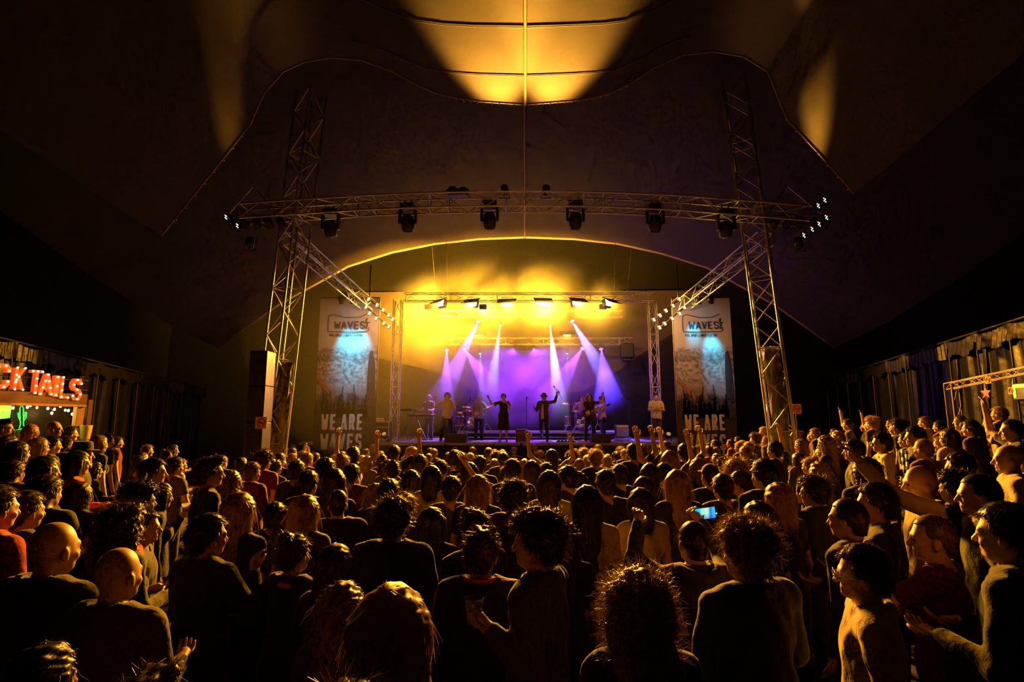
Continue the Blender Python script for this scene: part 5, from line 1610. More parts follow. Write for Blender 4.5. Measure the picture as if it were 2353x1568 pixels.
for cx_, nm in ((1339, 'right'), (1085, 'left')):
    q = P(cx_, 985, 23.2); zb = SZ + 0.33
    drum('bass_drum', (q.x, 23.1, zb + 0.29), 0.28, 0.40, Matrix.Rotation(PI/2, 4, 'X'), None, 'bass drum of the %s drum kit on the riser' % nm)
    drum('tom_drum', (q.x - 0.20, 23.1, zb + 0.74), 0.15, 0.22, Matrix.Rotation(0.35, 4, 'X'), None, 'left tom on the bass drum of the %s kit' % nm, None, 2)
    drum('tom_drum', (q.x + 0.20, 23.1, zb + 0.74), 0.16, 0.24, Matrix.Rotation(0.35, 4, 'X'), None, 'right tom on the bass drum of the %s kit' % nm, None, 2)
    drum('floor_tom', (q.x - 0.55, 23.4, zb + 0.42), 0.20, 0.38, Matrix.Identity(4), None, 'floor tom of the %s kit' % nm, None, 3)
    drum('snare_drum', (q.x + 0.35, 23.5, zb + 0.62), 0.17, 0.14, Matrix.Identity(4), None, 'snare drum of the %s kit' % nm, None, 3)
for px, py, Y, rad, tl, lab in ((1305, 928, 23.0, 0.24, 0.3, 'crash cymbal left of the drummer on the right kit'), (1325, 945, 22.9, 0.22, 0.2, 'low cymbal left of the drummer on the right kit'), (1372, 935, 22.9, 0.24, 0.3, 'crash cymbal right of the drummer on the right kit'),
                                (1062, 948, 23.0, 0.22, 0.2, 'low cymbal left of the left kit'), (1118, 935, 22.9, 0.24, 0.3, 'crash cymbal right of the left kit'), (1072, 935, 23.0, 0.20, 0.25, 'small cymbal left of the left kit')):
    cymbal(px, py, Y, rad, tl, lab)


def mic_stand(px, Y, h, label, boom=0.0):
    q = P(px, 1000, Y); r = empty('microphone_stand', (q.x, Y, SZ)); tag(r, label, 'microphone stand')
    rod('pole', (0, 0, 0.05), (0, 0, h), 0.012, M_black, r)
    for k in range(3):
        a = 2*PI*k/3 + 0.5; rod('foot', (0, 0, 0.12), (0.28*math.cos(a), 0.28*math.sin(a), 0.0), 0.012, M_black, r)
    t = Vector((boom, -0.1, h + 0.1*bool(boom)))
    if boom: rod('boom', (0, 0, h), t, 0.01, M_black, r)
    b = MB(); b.tube([t, t + Vector((0.02, -0.02, 0.12))], [0.014, 0.02], 8); b.sphere(t + Vector((0.025, -0.025, 0.15)), 0.03, 8); b.build('microphone', M_black, r, True)
mic_stand(1210, 20.9, 1.5, 'microphone stand between the dark dress and the trumpeter')
mic_stand(1312, 21.2, 1.45, 'microphone stand left of the guitarist', 0.3)
mic_stand(1448, 21.8, 1.5, 'microphone stand beside the amplifier on the right', -0.3)
mic_stand(1068, 21.4, 1.4, 'microphone stand left of the balding guitarist', 0.2)


def wedge(px, Y, w, label):
    q = P(px, 1000, Y); r = empty('floor_monitor', (q.x, Y, SZ)); tag(r, label, 'loudspeaker', 'floor monitors at the stage edge')
    b = MB(); pr = [(-0.30, 0.0), (0.28, 0.0), (0.30, 0.10), (0.05, 0.30), (-0.30, 0.30)]
    b.prism([(x, z) for x, z in pr], -w/2, w/2, Matrix.Rotation(PI/2, 4, 'Z')); b.build('cabinet', M_black, r)
    b = MB(); b.prism([(0.285, 0.12), (0.06, 0.285), (0.065, 0.292), (0.292, 0.128)], -w/2+0.04, w/2-0.04, Matrix.Rotation(PI/2, 4, 'Z')); b.build('grille', MATS['grille'], r)
    for s in (-1, 1): b = MB(); b.bbox((s*w/2 - 0.01, -0.08, 0.13), (s*w/2 + 0.01, 0.08, 0.18), 0.004); b.build('handle', M_chrome, r)
wedge(1049, 19.72, 0.78, 'black wedge monitor at the stage edge below the light shirt')
wedge(1379, 19.72, 0.68, 'black wedge monitor at the stage edge below the guitarist')

# wooden crate used as a prop at centre stage
q = P(1199, 1000, 19.75); cr = empty('wooden_crate', (q.x, 19.75, SZ)); tag(cr, 'small slatted wooden crate at the stage edge right of the dark dress', 'crate')
for k in range(4):
    for y in (-0.2, 0.2): MB().bbox((-0.21, y - 0.01, 0.02 + k*0.105), (0.21, y + 0.01, 0.02 + k*0.105 + 0.092), 0.003).build('slat', M_wooddark, cr)
    for x in (-0.21, 0.21): MB().bbox((x - 0.01, -0.2, 0.02 + k*0.105), (x + 0.01, 0.2, 0.02 + k*0.105 + 0.092), 0.003).build('slat', M_wooddark, cr)
for x in (-0.2, 0.2):
    for y in (-0.19, 0.19): MB().bbox((x - 0.02, y - 0.02, 0), (x + 0.02, y + 0.02, 0.44), 0.003).build('corner_post', M_wood, cr)
MB().bbox((-0.22, -0.21, 0.44), (0.22, 0.21, 0.46), 0.004).build('lid', M_wooddark, cr)

# amplifiers and cases
q = P(1429, 1000, 21.6); am = empty('amplifier', (q.x, 21.6, SZ)); tag(am, 'violet lit guitar amplifier on a low base at the right of the stage', 'amplifier')
MB().bbox((-0.26, -0.16, 0.14), (0.26, 0.16, 0.60), 0.02).build('cabinet', M_black, am)
MB().bbox((-0.235, -0.17, 0.16), (0.235, -0.158, 0.49), 0.006).build('speaker_cloth', mat('amp_cloth', (0.45, 0.42, 0.50), 0.8, noise=(50, 0.3)), am)
MB().bbox((-0.235, -0.17, 0.51), (0.235, -0.158, 0.585), 0.004).build('control_panel', M_chrome, am)
for k in range(6): b = MB(); b.tube([(-0.2 + k*0.07, -0.17, 0.548), (-0.2 + k*0.07, -0.19, 0.548)], 0.014, 8); b.build('knob', M_black, am)
MB().bbox((-0.30, -0.18, 0.0), (0.30, 0.18, 0.06), 0.01).build('base', M_metal, am)
for x in (-0.24, 0.24): rod('strut', (x, 0, 0.05), (x, 0, 0.15), 0.02, M_chrome, am)
q = P(876, 1000, 20.6)
fc = empty('flight_case', (q.x, 20.6, SZ)); tag(fc, 'black flight case with metal edges at the left end of the stage', 'case')
MB().bbox((-0.34, -0.25, 0.10), (0.34, 0.25, 0.72), 0.015).build('box', M_black, fc)
for x in (-0.34, 0.34):
    for y in (-0.25, 0.25): MB().bbox((x - 0.018, y - 0.018, 0.09), (x + 0.018, y + 0.018, 0.73), 0.003).build('edge', M_metal, fc)
for z in (0.10, 0.52, 0.72):
    MB().bbox((-0.35, -0.262, z - 0.015), (0.35, -0.245, z + 0.015), 0.003).build('edge', M_metal, fc)
for x in (-0.27, 0.27):
    for y in (-0.18, 0.18): b = MB(); b.lathe([(0.05, -0.02), (0.05, 0.02)], 12, M=Matrix.Translation((x, y, 0.05)) @ Matrix.Rotation(PI/2, 4, 'Y')); b.build('caster', M_black, fc, True)
o = MB().bbox((-0.22, -0.1, 0), (0.22, 0.1, 0.05), 0.02).bbox((-0.12, -0.1, 0.05), (0.18, 0.1, 0.12), 0.03).build('folded_towel', mat('towel', (.6, .5, .42), .9), loc=(q.x - 0.1, 20.55, SZ + 0.735)); tag(o, 'pale folded towel lying on the flight case', 'towel')
for px, lab in ((1300, 'pedal board with lit pedals at centre right of the stage edge'),):
    q = P(px, 1000, 19.9); pb = empty('pedal_board', (q.x, 19.9, SZ)); tag(pb, lab, 'pedal board')
    MB().bbox((-0.35, -0.15, 0), (0.35, 0.15, 0.04), 0.01).build('board', M_black, pb)
    for k in range(5): MB().bbox((-0.30 + k*0.125, -0.08, 0.04), (-0.22 + k*0.125, 0.08, 0.09), 0.008).build('pedal', mat('pedal_%d' % (k % 3), ((.4, .35, .5), (.2, .3, .5), (.5, .45, .4))[k % 3], .4), pb)

# ------------------------------------------------------------------ the crowd
SH = {'black': (0.010, 0.009, 0.009), 'navy': (0.012, 0.014, 0.028), 'grey': (0.06, 0.055, 0.05), 'brown': (0.05, 0.028, 0.016), 'red': (0.42, 0.012, 0.010), 'white': (0.50, 0.46, 0.42),
      'cream': (0.42, 0.33, 0.22), 'olive': (0.05, 0.045, 0.018), 'denim': (0.03, 0.045, 0.08), 'wine': (0.12, 0.012, 0.012)}
# picture x, picture y of the crown, head height in pixels, figure, hair, hair colour, clothing, turn (degrees, None = towards the stage), label
PEOPLE = [
 (125, 1196, 118, 'man_broad', 'none', 'black', 'black', -14, 'bald man in black near the lower left corner, taller bald head of two'),
 (272, 1255, 104, 'man_broad', 'none', 'black', 'brown', -10, 'bald man in dark brown, lower of the two bald heads at the left'),
 (285, 1160, 88, 'woman_front', 'curlylong', 'brown', 'black', -25, 'person with loose curls wearing a red scarf behind the lower bald head'),
 (330, 1166, 80, 'man', 'short', 'black', 'navy', -62, 'man in profile facing right beside the loose curls'),
 (478, 1177, 92, 'man_chin', 'short', 'black', 'black', -22, 'dark-haired man in a black jacket holding a hand to his chin at lower left'),
 (-8, 1112, 96, 'man_coat', 'short', 'brown', 'red', -20, 'person in a bright red jacket cut by the left edge'),
 (60, 1125, 86, 'man', 'short', 'brown', 'black', -18, 'short-haired head beside the red jacket at the left edge'),
 (330, 1546, 150, 'man', 'quiff', 'brown', 'black', -5, 'brown hair top peeping over the bottom edge at left'),
 (100, 1478, 120, 'woman_front', 'wavy', 'black', 'wine', -20, 'dark wavy head in wine red at the bottom left corner'),
 (660, 1170, 72, 'woman', 'wavy', 'brown', 'black', -16, 'brown wavy-haired woman left of the tied-up hair, third row'),
 (676, 1222, 84, 'woman_front', 'bun', 'brown', 'black', -20, 'woman with messy tied-up hair left of the lower centre'),
 (770, 1247, 98, 'woman_front', 'long', 'brown', 'black', -14, 'woman with long parted brown hair behind the blond bob'),
 (905, 1145, 86, 'man_coat', 'curly', 'brown', 'black', -4, 'broad man with short curls in a collared dark jacket left of centre'),
 (992, 1163, 76, 'woman', 'long', 'black', 'black', None, 'black long-haired head right of the collared jacket'),
 (1092, 1169, 74, 'man', 'quiff', 'brown', 'black', 35, 'tousled head turned left just above the red-piped jacket'),
 (1107, 1213, 112, 'man_long', 'quiff', 'brown', 'black', -6, 'man in a dark jacket with red edges and a brushed-up fringe at lower centre'),
 (787, 1336, 118, 'woman_front', 'wavy', 'fair', 'black', -12, 'fair parted hair just left of the blond bob at the bottom'),
 (900, 1342, 208, 'woman', 'bob', 'blond', 'black', -6, 'blond bobbed woman, nearest head at the lower centre left'),
 (800, 1553, 150, 'woman', 'bun', 'brown', 'black', 0, 'crown of brown hair at the bottom edge below the blond bob'),
 (1238, 1174, 118, 'man_cup', 'curly', 'brown', 'olive', 68, 'tall man with a big curly crop holding a plastic cup at centre'),
 (1292, 1192, 82, 'woman', 'wavy', 'black', 'black', None, 'dark wavy head close behind the curly man with the cup'),
 (1465, 1312, 148, 'woman', 'curlylong', 'fair', 'black', 2, 'person with a frizzy glowing halo of long curls at lower centre right'),
 (1592, 1190, 92, 'man_phone', 'buzz', 'brown', 'olive', 6, 'shaven-haired person in a hooded top filming with a phone'),
 (1715, 1195, 122, 'man_broad', 'curly', 'fair', 'black', 26, 'fair curly man in a dark coat right of the phone'),
 (1742, 1150, 74, 'woman', 'bob', 'brown', 'black', 20, 'brown bob just behind the fair curly man'),
 (1982, 1245, 118, 'man_long', 'short', 'brown', 'cream', 68, 'man with glasses in a light shirt in profile at lower right'),
 (1948, 1138, 84, 'man_coat', 'buzz', 'brown', 'black', 40, 'cropped head with a lit cheek above the man with glasses'),
 (2012, 1105, 86, 'man_coat', 'short', 'brown', 'black', 62, 'dark-haired man in profile right of the cropped head'),
 (2115, 1067, 100, 'man_point', 'none', 'black', 'cream', 70, 'bald man in a pale shirt stretching an arm towards the stage at right'),
 (2142, 1175, 104, 'man_lean', 'buzz', 'fair', 'wine', 40, 'man with cropped fair hair raising a bare forearm to his face at right'),
 (2248, 1082, 96, 'man', 'buzz', 'black', 'black', 66, 'cropped man with an orange-lit face in profile near the right edge'),
 (2312, 1150, 128, 'man_broad', 'short', 'black', 'black', 40, 'big dark silhouette filling the lower right corner'),
 (550, 1128, 84, 'woman', 'long', 'blond', 'black', -12, 'woman with long straight blond hair left of centre'),
 (482, 1049, 68, 'man', 'quiff', 'brown', 'black', -48, 'man in profile with swept hair below the left tower'),
 (701, 1134, 82, 'woman', 'long', 'blond', 'brown', -12, 'woman with long blond hair falling on a lit shoulder'),
 (778, 1121, 68, 'man_coat', 'buzz', 'brown', 'black', 22, 'cropped man in a shiny jacket right of the long blond hair'),
 (632, 1152, 60, 'man', 'short', 'black', 'black', None, 'small dark head between the two blond women at left'),
 (708, 1079, 58, 'man', 'short', 'brown', 'black', None, 'brown head above the long blond hair'),
 (748, 1050, 58, 'man', 'short', 'black', 'black', None, 'round dark head below the left banner'),
 (768, 1074, 60, 'woman', 'long', 'brown', 'black', None, 'long brown hair below the left banner'),
 (862, 1110, 58, 'woman', 'wavy', 'fair', 'black', None, 'wavy fair head above the collared jacket'),
 (893, 1098, 56, 'man', 'short', 'black', 'black', None, 'short black head right of the wavy fair head'),
 (932, 1130, 54, 'woman', 'bun', 'fair', 'brown', None, 'small tied-up fair head right of the broad curly man'),
 (1037, 1092, 62, 'man', 'short', 'black', 'grey', None, 'man with round cropped head in a grey shirt left of centre'),
 (1098, 1089, 64, 'woman', 'long', 'blond', 'black', None, 'sleek long blond hair right of the grey shirt'),
 (992, 1069, 52, 'woman', 'bob', 'black', 'cream', None, 'black bobbed woman in a cream top left of centre'),
 (945, 1078, 50, 'woman', 'long', 'black', 'black', None, 'long black hair left of the cream top'),
 (1178, 1053, 50, 'man', 'short', 'brown', 'black', None, 'short-haired man in black straight below the dark dress'),
 (1180, 1105, 66, 'man_coat', 'curly', 'brown', 'black', None, 'curly head with an upturned collar just right of centre'),
 (1262, 1080, 60, 'woman', 'bob', 'brown', 'white', None, 'woman with half-tied hair in a white top at centre'),
 (1348, 1112, 78, 'woman', 'long', 'black', 'cream', None, 'woman with long black hair over a pale dress at centre right'),
 (1392, 1077, 58, 'man', 'short', 'brown', 'black', None, 'tall short-haired man in black behind the pale dress'),
 (1472, 1120, 66, 'woman', 'bob', 'brown', 'cream', None, 'woman with a thick bob in a pale fringed top right of centre'),
 (1477, 1093, 50, 'woman', 'long', 'brown', 'brown', None, 'long brown hair behind the thick bob'),
 (1555, 1077, 64, 'woman', 'long', 'blond', 'black', None, 'long straight blond hair below the right banner'),
 (1660, 1087, 62, 'man', 'short', 'brown', 'brown', None, 'short-haired man in a brown shirt above the phone'),
 (1702, 1080, 58, 'man', 'short', 'brown', 'black', 58, 'man turned left beside the brown shirt'),
 (1690, 1055, 50, 'woman', 'curlylong', 'blond', 'black', None, 'bright blond curls below the right banner'),
 (1790, 1108, 74, 'woman', 'bob', 'blond', 'black', 20, 'blond bob right of the phone'),
 (1868, 1096, 62, 'man_cup', 'curly', 'brown', 'black', 40, 'curly man with a drink below the right tower'),
 (1755, 1052, 66, 'man_coat', 'short', 'black', 'black', 20, 'tall black silhouette above the blond bob'),
 (1630, 1065, 52, 'man', 'cap', 'brown', 'black', None, 'head in a cap below the right banner'),
 (1605, 1052, 46, 'woman', 'bob', 'fair', 'black', None, 'fair bob behind the long straight blond hair'),
 (1525, 1062, 46, 'man', 'short', 'brown', 'black', None, 'short brown hair left of the long straight blond hair'),
 (1492, 1063, 50, 'woman', 'long', 'brown', 'black', None, 'long parted hair in the middle right rows'),
 (1424, 1065, 48, 'man', 'short', 'brown', 'black', None, 'cropped neck-long head right of the tall man in black'),
 (1305, 1068, 52, 'man', 'short', 'black', 'black', 30, 'dark head turned left beside the white top'),
 (1330, 1083, 52, 'woman', 'wavy', 'brown', 'black', None, 'brown waves right of the white top'),
 (1222, 1056, 44, 'woman', 'long', 'brown', 'black', None, 'long brown hair left of the white top'),
 (1255, 1062, 42, 'man', 'short', 'black', 'black', None, 'short dark head just behind the white top'),
 (1102, 1046, 40, 'man', 'short', 'brown', 'black', None, 'square short head below the left monitor'),
 (1080, 1062, 40, 'woman', 'bob', 'black', 'black', None, 'round black bob in the middle left rows'),
 (1012, 1056, 42, 'man', 'short', 'brown', 'cream', None, 'short head with a pale shoulder in the middle left rows'),
 (965, 1043, 40, 'man', 'short', 'brown', 'brown', None, 'man in tan looking right in the middle left rows'),
 (1165, 1070, 46, 'woman_upl', 'short', 'brown', 'black', 8, 'person stretching a long bare arm up to the left at centre'),
 (1268, 1032, 34, 'woman_up', 'bob', 'brown', 'cream', None, 'person with both arms up in front of the trumpeter'),
 (1538, 1034, 44, 'woman_up', 'long', 'fair', 'brown', None, 'long-haired woman clapping hands above her head below the right banner'),
 (1455, 1018, 38, 'man_up', 'short', 'black', 'black', None, 'man lifting a fist below the amplifier'),
 (1478, 1020, 36, 'man_up', 'quiff', 'brown', 'black', None, 'second lifted hand right of the fist'),
 (1572, 1018, 38, 'man_up', 'short', 'brown', 'black', None, 'raised hand in front of the right banner'),
 (812, 1026, 34, 'woman_up', 'wavy', 'brown', 'cream', None, 'person with both hands up in front of the left banner'),
 (905, 1022, 34, 'man_up', 'short', 'brown', 'black', None, 'raised hand at the left end of the stage'),
 (102, 1046, 66, 'woman_front', 'long', 'black', 'black', -40, 'woman with long black hair and a lit forearm below the bar'),
 (178, 1034, 70, 'woman_front', 'long', 'black', 'red', -45, 'woman in profile with a red top below the bar post'),
 (190, 1018, 46, 'man', 'hat', 'black', 'black', -55, 'man in a brimmed hat below the bar post'),
 (228, 1000, 52, 'woman', 'bob', 'fair', 'black', -25, 'big fair hairdo right of the bar post'),
 (246, 995, 48, 'man', 'short', 'black', 'black', -30, 'tall dark head right of the fair hairdo'),
 (124, 967, 40, 'man', 'none', 'black', 'grey', -60, 'bald pink man standing at the cocktail bar'),
 (72, 975, 38, 'woman', 'bob', 'ginger', 'brown', -10, 'round ginger hair in front of the neon cactus'),
 (162, 978, 36, 'man', 'short', 'brown', 'wine', -40, 'man with crossed arms at the bar post'),
 (10, 962, 44, 'man', 'quiff', 'black', 'cream', -60, 'barkeeper with dark hair at the left edge'),
 (330, 1075, 44, 'man', 'cap', 'brown', 'cream', -50, 'person in a lit pale cap left of the left tower'),
 (352, 1050, 58, 'man', 'short', 'black', 'black', -50, 'man in profile behind the pale cap'),
 (320, 1108, 74, 'man', 'curly', 'black', 'black', -35, 'black curly crop below the pale cap'),
 (368, 1108, 52, 'woman_drink', 'bob', 'brown', 'black', -55, 'person lifting a cup to the mouth right of the black curly crop'),
 (18, 1000, 58, 'woman', 'wavy', 'brown', 'brown', -20, 'brown waves at the left edge below the barkeeper'),
 (42, 1012, 60, 'woman', 'long', 'black', 'black', -20, 'long black hair below the neon cactus'),
 (90, 1004, 50, 'woman', 'long', 'fair', 'brown', -25, 'long fair hair in front of the bar counter'),
 (120, 1000, 46, 'man', 'short', 'black', 'black', -35, 'short black head below the bald pink man'),
 (2026, 992, 62, 'woman_shade', 'short', 'black', 'white', 74, 'person in sunglasses and a striped shirt raising a fist at right'),
 (1962, 1008, 52, 'man', 'short', 'brown', 'black', 60, 'brown head in profile left of the sunglasses'),
 (2102, 978, 44, 'man_coat', 'short', 'black', 'black', 70, 'man with a checked scarf right of the sunglasses'),
 (2205, 1038, 62, 'woman', 'wavy', 'brown', 'brown', 62, 'brown-haired face turned left near the right edge'),
 (2318, 1020, 86, 'man_broad', 'none', 'black', 'cream', 60, 'bald man with a lit pale shoulder at the right edge'),
 (2325, 960, 58, 'man_up', 'buzz', 'black', 'black', 60, 'tall cropped man lifting an arm at the right edge'),
 (1898, 1000, 44, 'woman', 'wavy', 'fair', 'black', 45, 'fair waves right of the right tower foot'),
 (1948, 962, 34, 'man_up', 'short', 'brown', 'grey', 55, 'man with an arm over his head right of the right tower'),
 (1780, 1012, 46, 'man_up', 'short', 'black', 'black', 30, 'dark person lifting an arm at the right tower foot'),
 (1735, 996, 36, 'woman', 'curly', 'brown', 'black', 50, 'curly face turned left at the right tower foot'),
 (1755, 980, 32, 'man', 'short', 'blond', 'grey', 60, 'tall blond man beside the right tower foot'),
]
pos = []      # (x, y, height, radius)


def depth(p): return -(CAMR.transposed() @ (p - Vector((0, 0, CAM_H)))).z


def solve(px, py, hp):
    def hgt(Y): q = P(px, py, Y); return q.z - ground_z(q.x, q.y)
    def f(Y): return 0.138*hgt(Y)*FPX/depth(P(px, py, Y)) - hp
    lo, hi = 0.7, 30.0
    for _ in range(50):
        m = (lo+hi)/2
        if f(m) > 0: lo = m
        else: hi = m
    Y = lo; h = hgt(Y)
    if not 1.5 <= h <= 1.93:
        best = min((abs(min(max(hgt(y), 1.52), 1.92) - hgt(y))*6 + abs(math.log(y/Y)), y) for y in [Y*(0.5 + 0.01*k) for k in range(150)])
        Y = best[1]
    return Y


def free(x, y, r=0.40):
    return all((x-a)**2 + (y-b)**2 > r*r for a, b in pos)


def stage_yaw(x, y): return math.atan2(x, 20.5 - y)


def settle(px, py, hp, r=0.48):
    Y0 = solve(px, py, hp)
    for k in range(60):
        for sgn in (1, -1):
            Y = Y0*(1 + sgn*0.006*k)
            q = P(px, py, Y)
            h = q.z - ground_z(q.x, q.y)
            if 1.42 < h < 2.0 and free(q.x, q.y, r - 0.003*k): return q, h
    q = P(px, py, Y0); return q, q.z - ground_z(q.x, q.y)


done = {}
PEOPLE.sort(key=lambda t: -t[2])
for px, py, hp, kind, style, hc, sh, yaw, label in PEOPLE:
    q, h = settle(px, py, hp)
    pos.append((q.x, q.y))
    y = stage_yaw(q.x, q.y) if yaw is None else math.radians(yaw)
    hh = h if style == 'none' else h - 0.015
    done[label] = person('person', kind, style, hc, SH[sh], Vector((q.x, q.y, ground_z(q.x, q.y))), y, hh, label, None, width=1.0)

# ---- things people wear or hold
def who(s): return next(v for k, v in done.items() if s in k)

# cup
w_ = who('plastic cup'); h3 = hand(w_, 'L')
b = MB(); b.lathe([(0.030, 0.0), (0.032, 0.004), (0.044, 0.105), (0.047, 0.11), (0.043, 0.11), (0.030, 0.012), (0.0, 0.012)], 20)
o = b.build('plastic_cup', mat('cup_plastic', (0.9, 0.82, 0.55), 0.35, translucent=0.65), None, True, h3 + Vector((-0.01, 0.0, -0.03))); tag(o, 'pale plastic cup in the hand of the tall curly man', 'cup')
w_ = who('lifting a cup'); h3 = hand(w_, 'L')
o = link('plastic_cup', o.data, None, h3 + Vector((0, 0, -0.04))); tag(o, 'plastic cup at the mouth of the drinker at left', 'cup')

# phone
w_ = who('filming'); a_, b_ = hand(w_, 'L'), hand(w_, 'R')
sc_ = P(1622, 1180, (a_.y + b_.y)/2)
ph = empty('phone', sc_, 0.05); tag(ph, 'lit phone screen held up by the person in the hooded top', 'phone')
Mx = Matrix.Rotation(-0.12, 4, 'Y')
MB().bbox((-0.078, -0.004, -0.039), (0.078, 0.005, 0.039), 0.003, M=Mx).build('case', M_black, ph)
def screen_mat():
    m = bpy.data.materials.new('phone_screen'); m.use_nodes = True; nt = m.node_tree; bb = nt.nodes['Principled BSDF']
    tc = nt.nodes.new('ShaderNodeTexCoord'); gp = nt.nodes.new('ShaderNodeSeparateXYZ'); nt.links.new(tc.outputs['Generated'], gp.inputs[0])
    rp = nt.nodes.new('ShaderNodeValToRGB'); e = rp.color_ramp.elements
    e[0].position = 0; e[0].color = (0.0, 0.25, 0.35, 1); e[1].position = 1; e[1].color = (0.0, 0.08, 0.35, 1)
    for p, c in ((0.22, (0.0, 0.45, 0.7, 1)), (0.34, (0.25, 0.55, 0.4, 1)), (0.6, (0.35, 0.6, 0.4, 1)), (0.72, (0.0, 0.1, 0.6, 1)), (0.9, (0.02, 0.45, 0.6, 1))):
        q = e.new(p); q.color = c
    nt.links.new(gp.outputs['X'], rp.inputs[0])
    r2 = nt.nodes.new('ShaderNodeValToRGB'); e2 = r2.color_ramp.elements
    e2[0].position = 0.05; e2[0].color = (0.02, 0.08, 0.9, 1); e2[1].position = 0.5; e2[1].color = (1, 1, 1, 1)
    nt.links.new(gp.outputs['Z'], r2.inputs[0])
    mx = nt.nodes.new('ShaderNodeMix'); mx.data_type = 'RGBA'; mx.blend_type = 'MULTIPLY'; mx.inputs[0].default_value = 0.85
    nt.links.new(rp.outputs[0], mx.inputs[6]); nt.links.new(r2.outputs[0], mx.inputs[7])
    nt.links.new(mx.outputs[2], bb.inputs['Emission Color']); bb.inputs['Emission Strength'].default_value = 1.6
    bb.inputs['Base Color'].default_value = (0.01, 0.01, 0.01, 1)
    return m
MB().bbox((-0.070, -0.0065, -0.035), (0.062, -0.0035, 0.035), 0.001, M=Mx).build('screen', screen_mat(), ph)
b = MB(); b.lathe([(0.005, 0), (0.006, 0.001)], 12, M=Matrix.Translation((0.068, -0.005, 0)) @ Matrix.Rotation(PI/2, 4, 'X')); b.build('button', mat('phone_btn', (.5, .5, .5), .3, emit=(.8, .8, 1), estr=0.8), ph)

# red scarf, red straps, glasses, striped shirt, checked scarf, hood
def band(res, pts, r, m, name, n=8):
    b = MB(); b.tube(pts, r, n); return b.build(name, m, res[0], True)
M_red = mat('red_cloth', (0.55, 0.010, 0.008), 0.8, sheen=0.3)
band(who('red scarf'), [(0.03, 0.10, 1.50), (0.10, 0.06, 1.47), (0.145, -0.01, 1.455), (0.17, -0.07, 1.38), (0.175, -0.10, 1.25)], [0.022, 0.03, 0.034, 0.034, 0.022], M_red, 'scarf')
for s in (-1, 1):
    band(who('red edges'), [(s*0.085, -0.06, 1.505), (s*0.15, -0.03, 1.50), (s*0.215, -0.01, 1.475), (s*0.262, -0.02, 1.40), (s*0.275, -0.04, 1.25)], 0.009, M_red, 'piping')
band(who('red edges'), [(0.09*math.cos(t), -0.02 + 0.09*math.sin(t), 1.515) for t in [PI + PI*k/10 for k in range(11)]], 0.012, M_red, 'collar_edge')


def glasses(res, dark):
    hm = res[3]
    for s in (-1, 1):
        b = MB(); b.tube([hm @ Vector((s*0.033 + 0.024*math.cos(t), 0.116, 0.098 + 0.018*math.sin(t))) for t in [2*PI*k/12 for k in range(13)]], 0.0025, 5); b.tube([hm @ Vector((s*0.057, 0.114, 0.102)), hm @ Vector((s*0.083, 0.06, 0.102)), hm @ Vector((s*0.084, -0.005, 0.098))], 0.0025, 5); g = b.build('glasses_frame', M_black if dark else M_chrome, res[0], True)
        if dark:
            b = MB(); b.sphere((0, 0, 0), (0.023, 0.004, 0.018), 10); l = b.build('dark_lens', mat('shade_lens', (.01, .01, .01), .08), res[0], True); l.matrix_local = hm @ Matrix.Translation((s*0.033, 0.116, 0.098))
glasses(who('glasses in a light'), False); glasses(who('sunglasses and a'), True); glasses(who('profile with a red'), False)


def stripes(res, m, n, z0, z1, rx, ry, name):
    for k in range(n):
        z = z0 + (z1-z0)*k/(n-1)
        b = MB(); b.tube([(rx*math.cos(t), ry*math.sin(t), z) for t in [2*PI*j/24 for j in range(25)]], 0.006, 5); b.build(name, m, res[0], True)
stripes(who('sunglasses and a'), mat('stripe_dark', (.03, .02, .02), .8), 12, 0.95, 1.36, 0.182, 0.138, 'stripe')
for s in (-1, 1):
    w_ = who('checked scarf')
    for k in range(9):
        MB().bbox((s*0.085 - 0.03, 0.135, 1.42 - k*0.05), (s*0.085 + 0.03, 0.155, 1.42 - k*0.05 + 0.046), 0.004).build('scarf_check', M_white if (k + (s > 0)) % 2 else M_black, w_[0])
w_ = who('hooded top')
f = Field(axis(-0.2, 0.2, 1, 9, 9, 0.012), axis(-0.25, 0.14, 1, 9, 9, 0.012), axis(1.30, 1.62, 1, 9, 9, 0.012))
for k in range(12):
    t0, t1 = PI*1.0 + PI*k/12, PI*1.0 + PI*(k+1)/12
    f.rc((0.115*math.cos(t0), -0.03 + 0.105*math.sin(t0), 1.485 - 0.03*abs(math.sin(t0))), (0.115*math.cos(t1), -0.03 + 0.105*math.sin(t1), 1.485 - 0.03*abs(math.sin(t1))), 0.040, 0.040, 0.02)
V, Fc = f.net(); link('hood', mesh('hood', V, Fc, M_cloth, None, True), w_[0], color=SH['olive'])

# ---- everyone else: filled in rows behind the near people
ZONES = [(440, 'near the cocktail bar'), (720, 'below the left truss tower'), (1000, 'below the left banner'), (1210, 'before the left stage half'), (1430, 'before the right stage half'), (1700, 'below the right banner'), (1930, 'below the right truss tower'), (9999, 'near the right curtain wall')]
STY = [('short', 'short', 40), ('long', 'long', 18), ('bob', 'bobbed', 9), ('wavy', 'wavy', 9), ('bun', 'tied-up', 7), ('curly', 'curly', 7), ('buzz', 'cropped', 6), ('pony', 'ponytailed', 4)]
rr = random.Random(21)
boxes = []
for px, py, hp, *_ in PEOPLE: boxes.append((px, py, hp))
cand = []
Y = 17.9
while Y > 4.4:
    sx = 0.60 if Y < 12 else 0.66
    x = -Y*1.02 + rr.uniform(0, sx)
    while x < Y*0.98:
        cand.append((x + rr.uniform(-0.15, 0.15), Y + rr.uniform(-0.25, 0.25))); x += sx
    Y -= 0.62 if Y < 12 else 0.80
rr.shuffle(cand)
fill = []
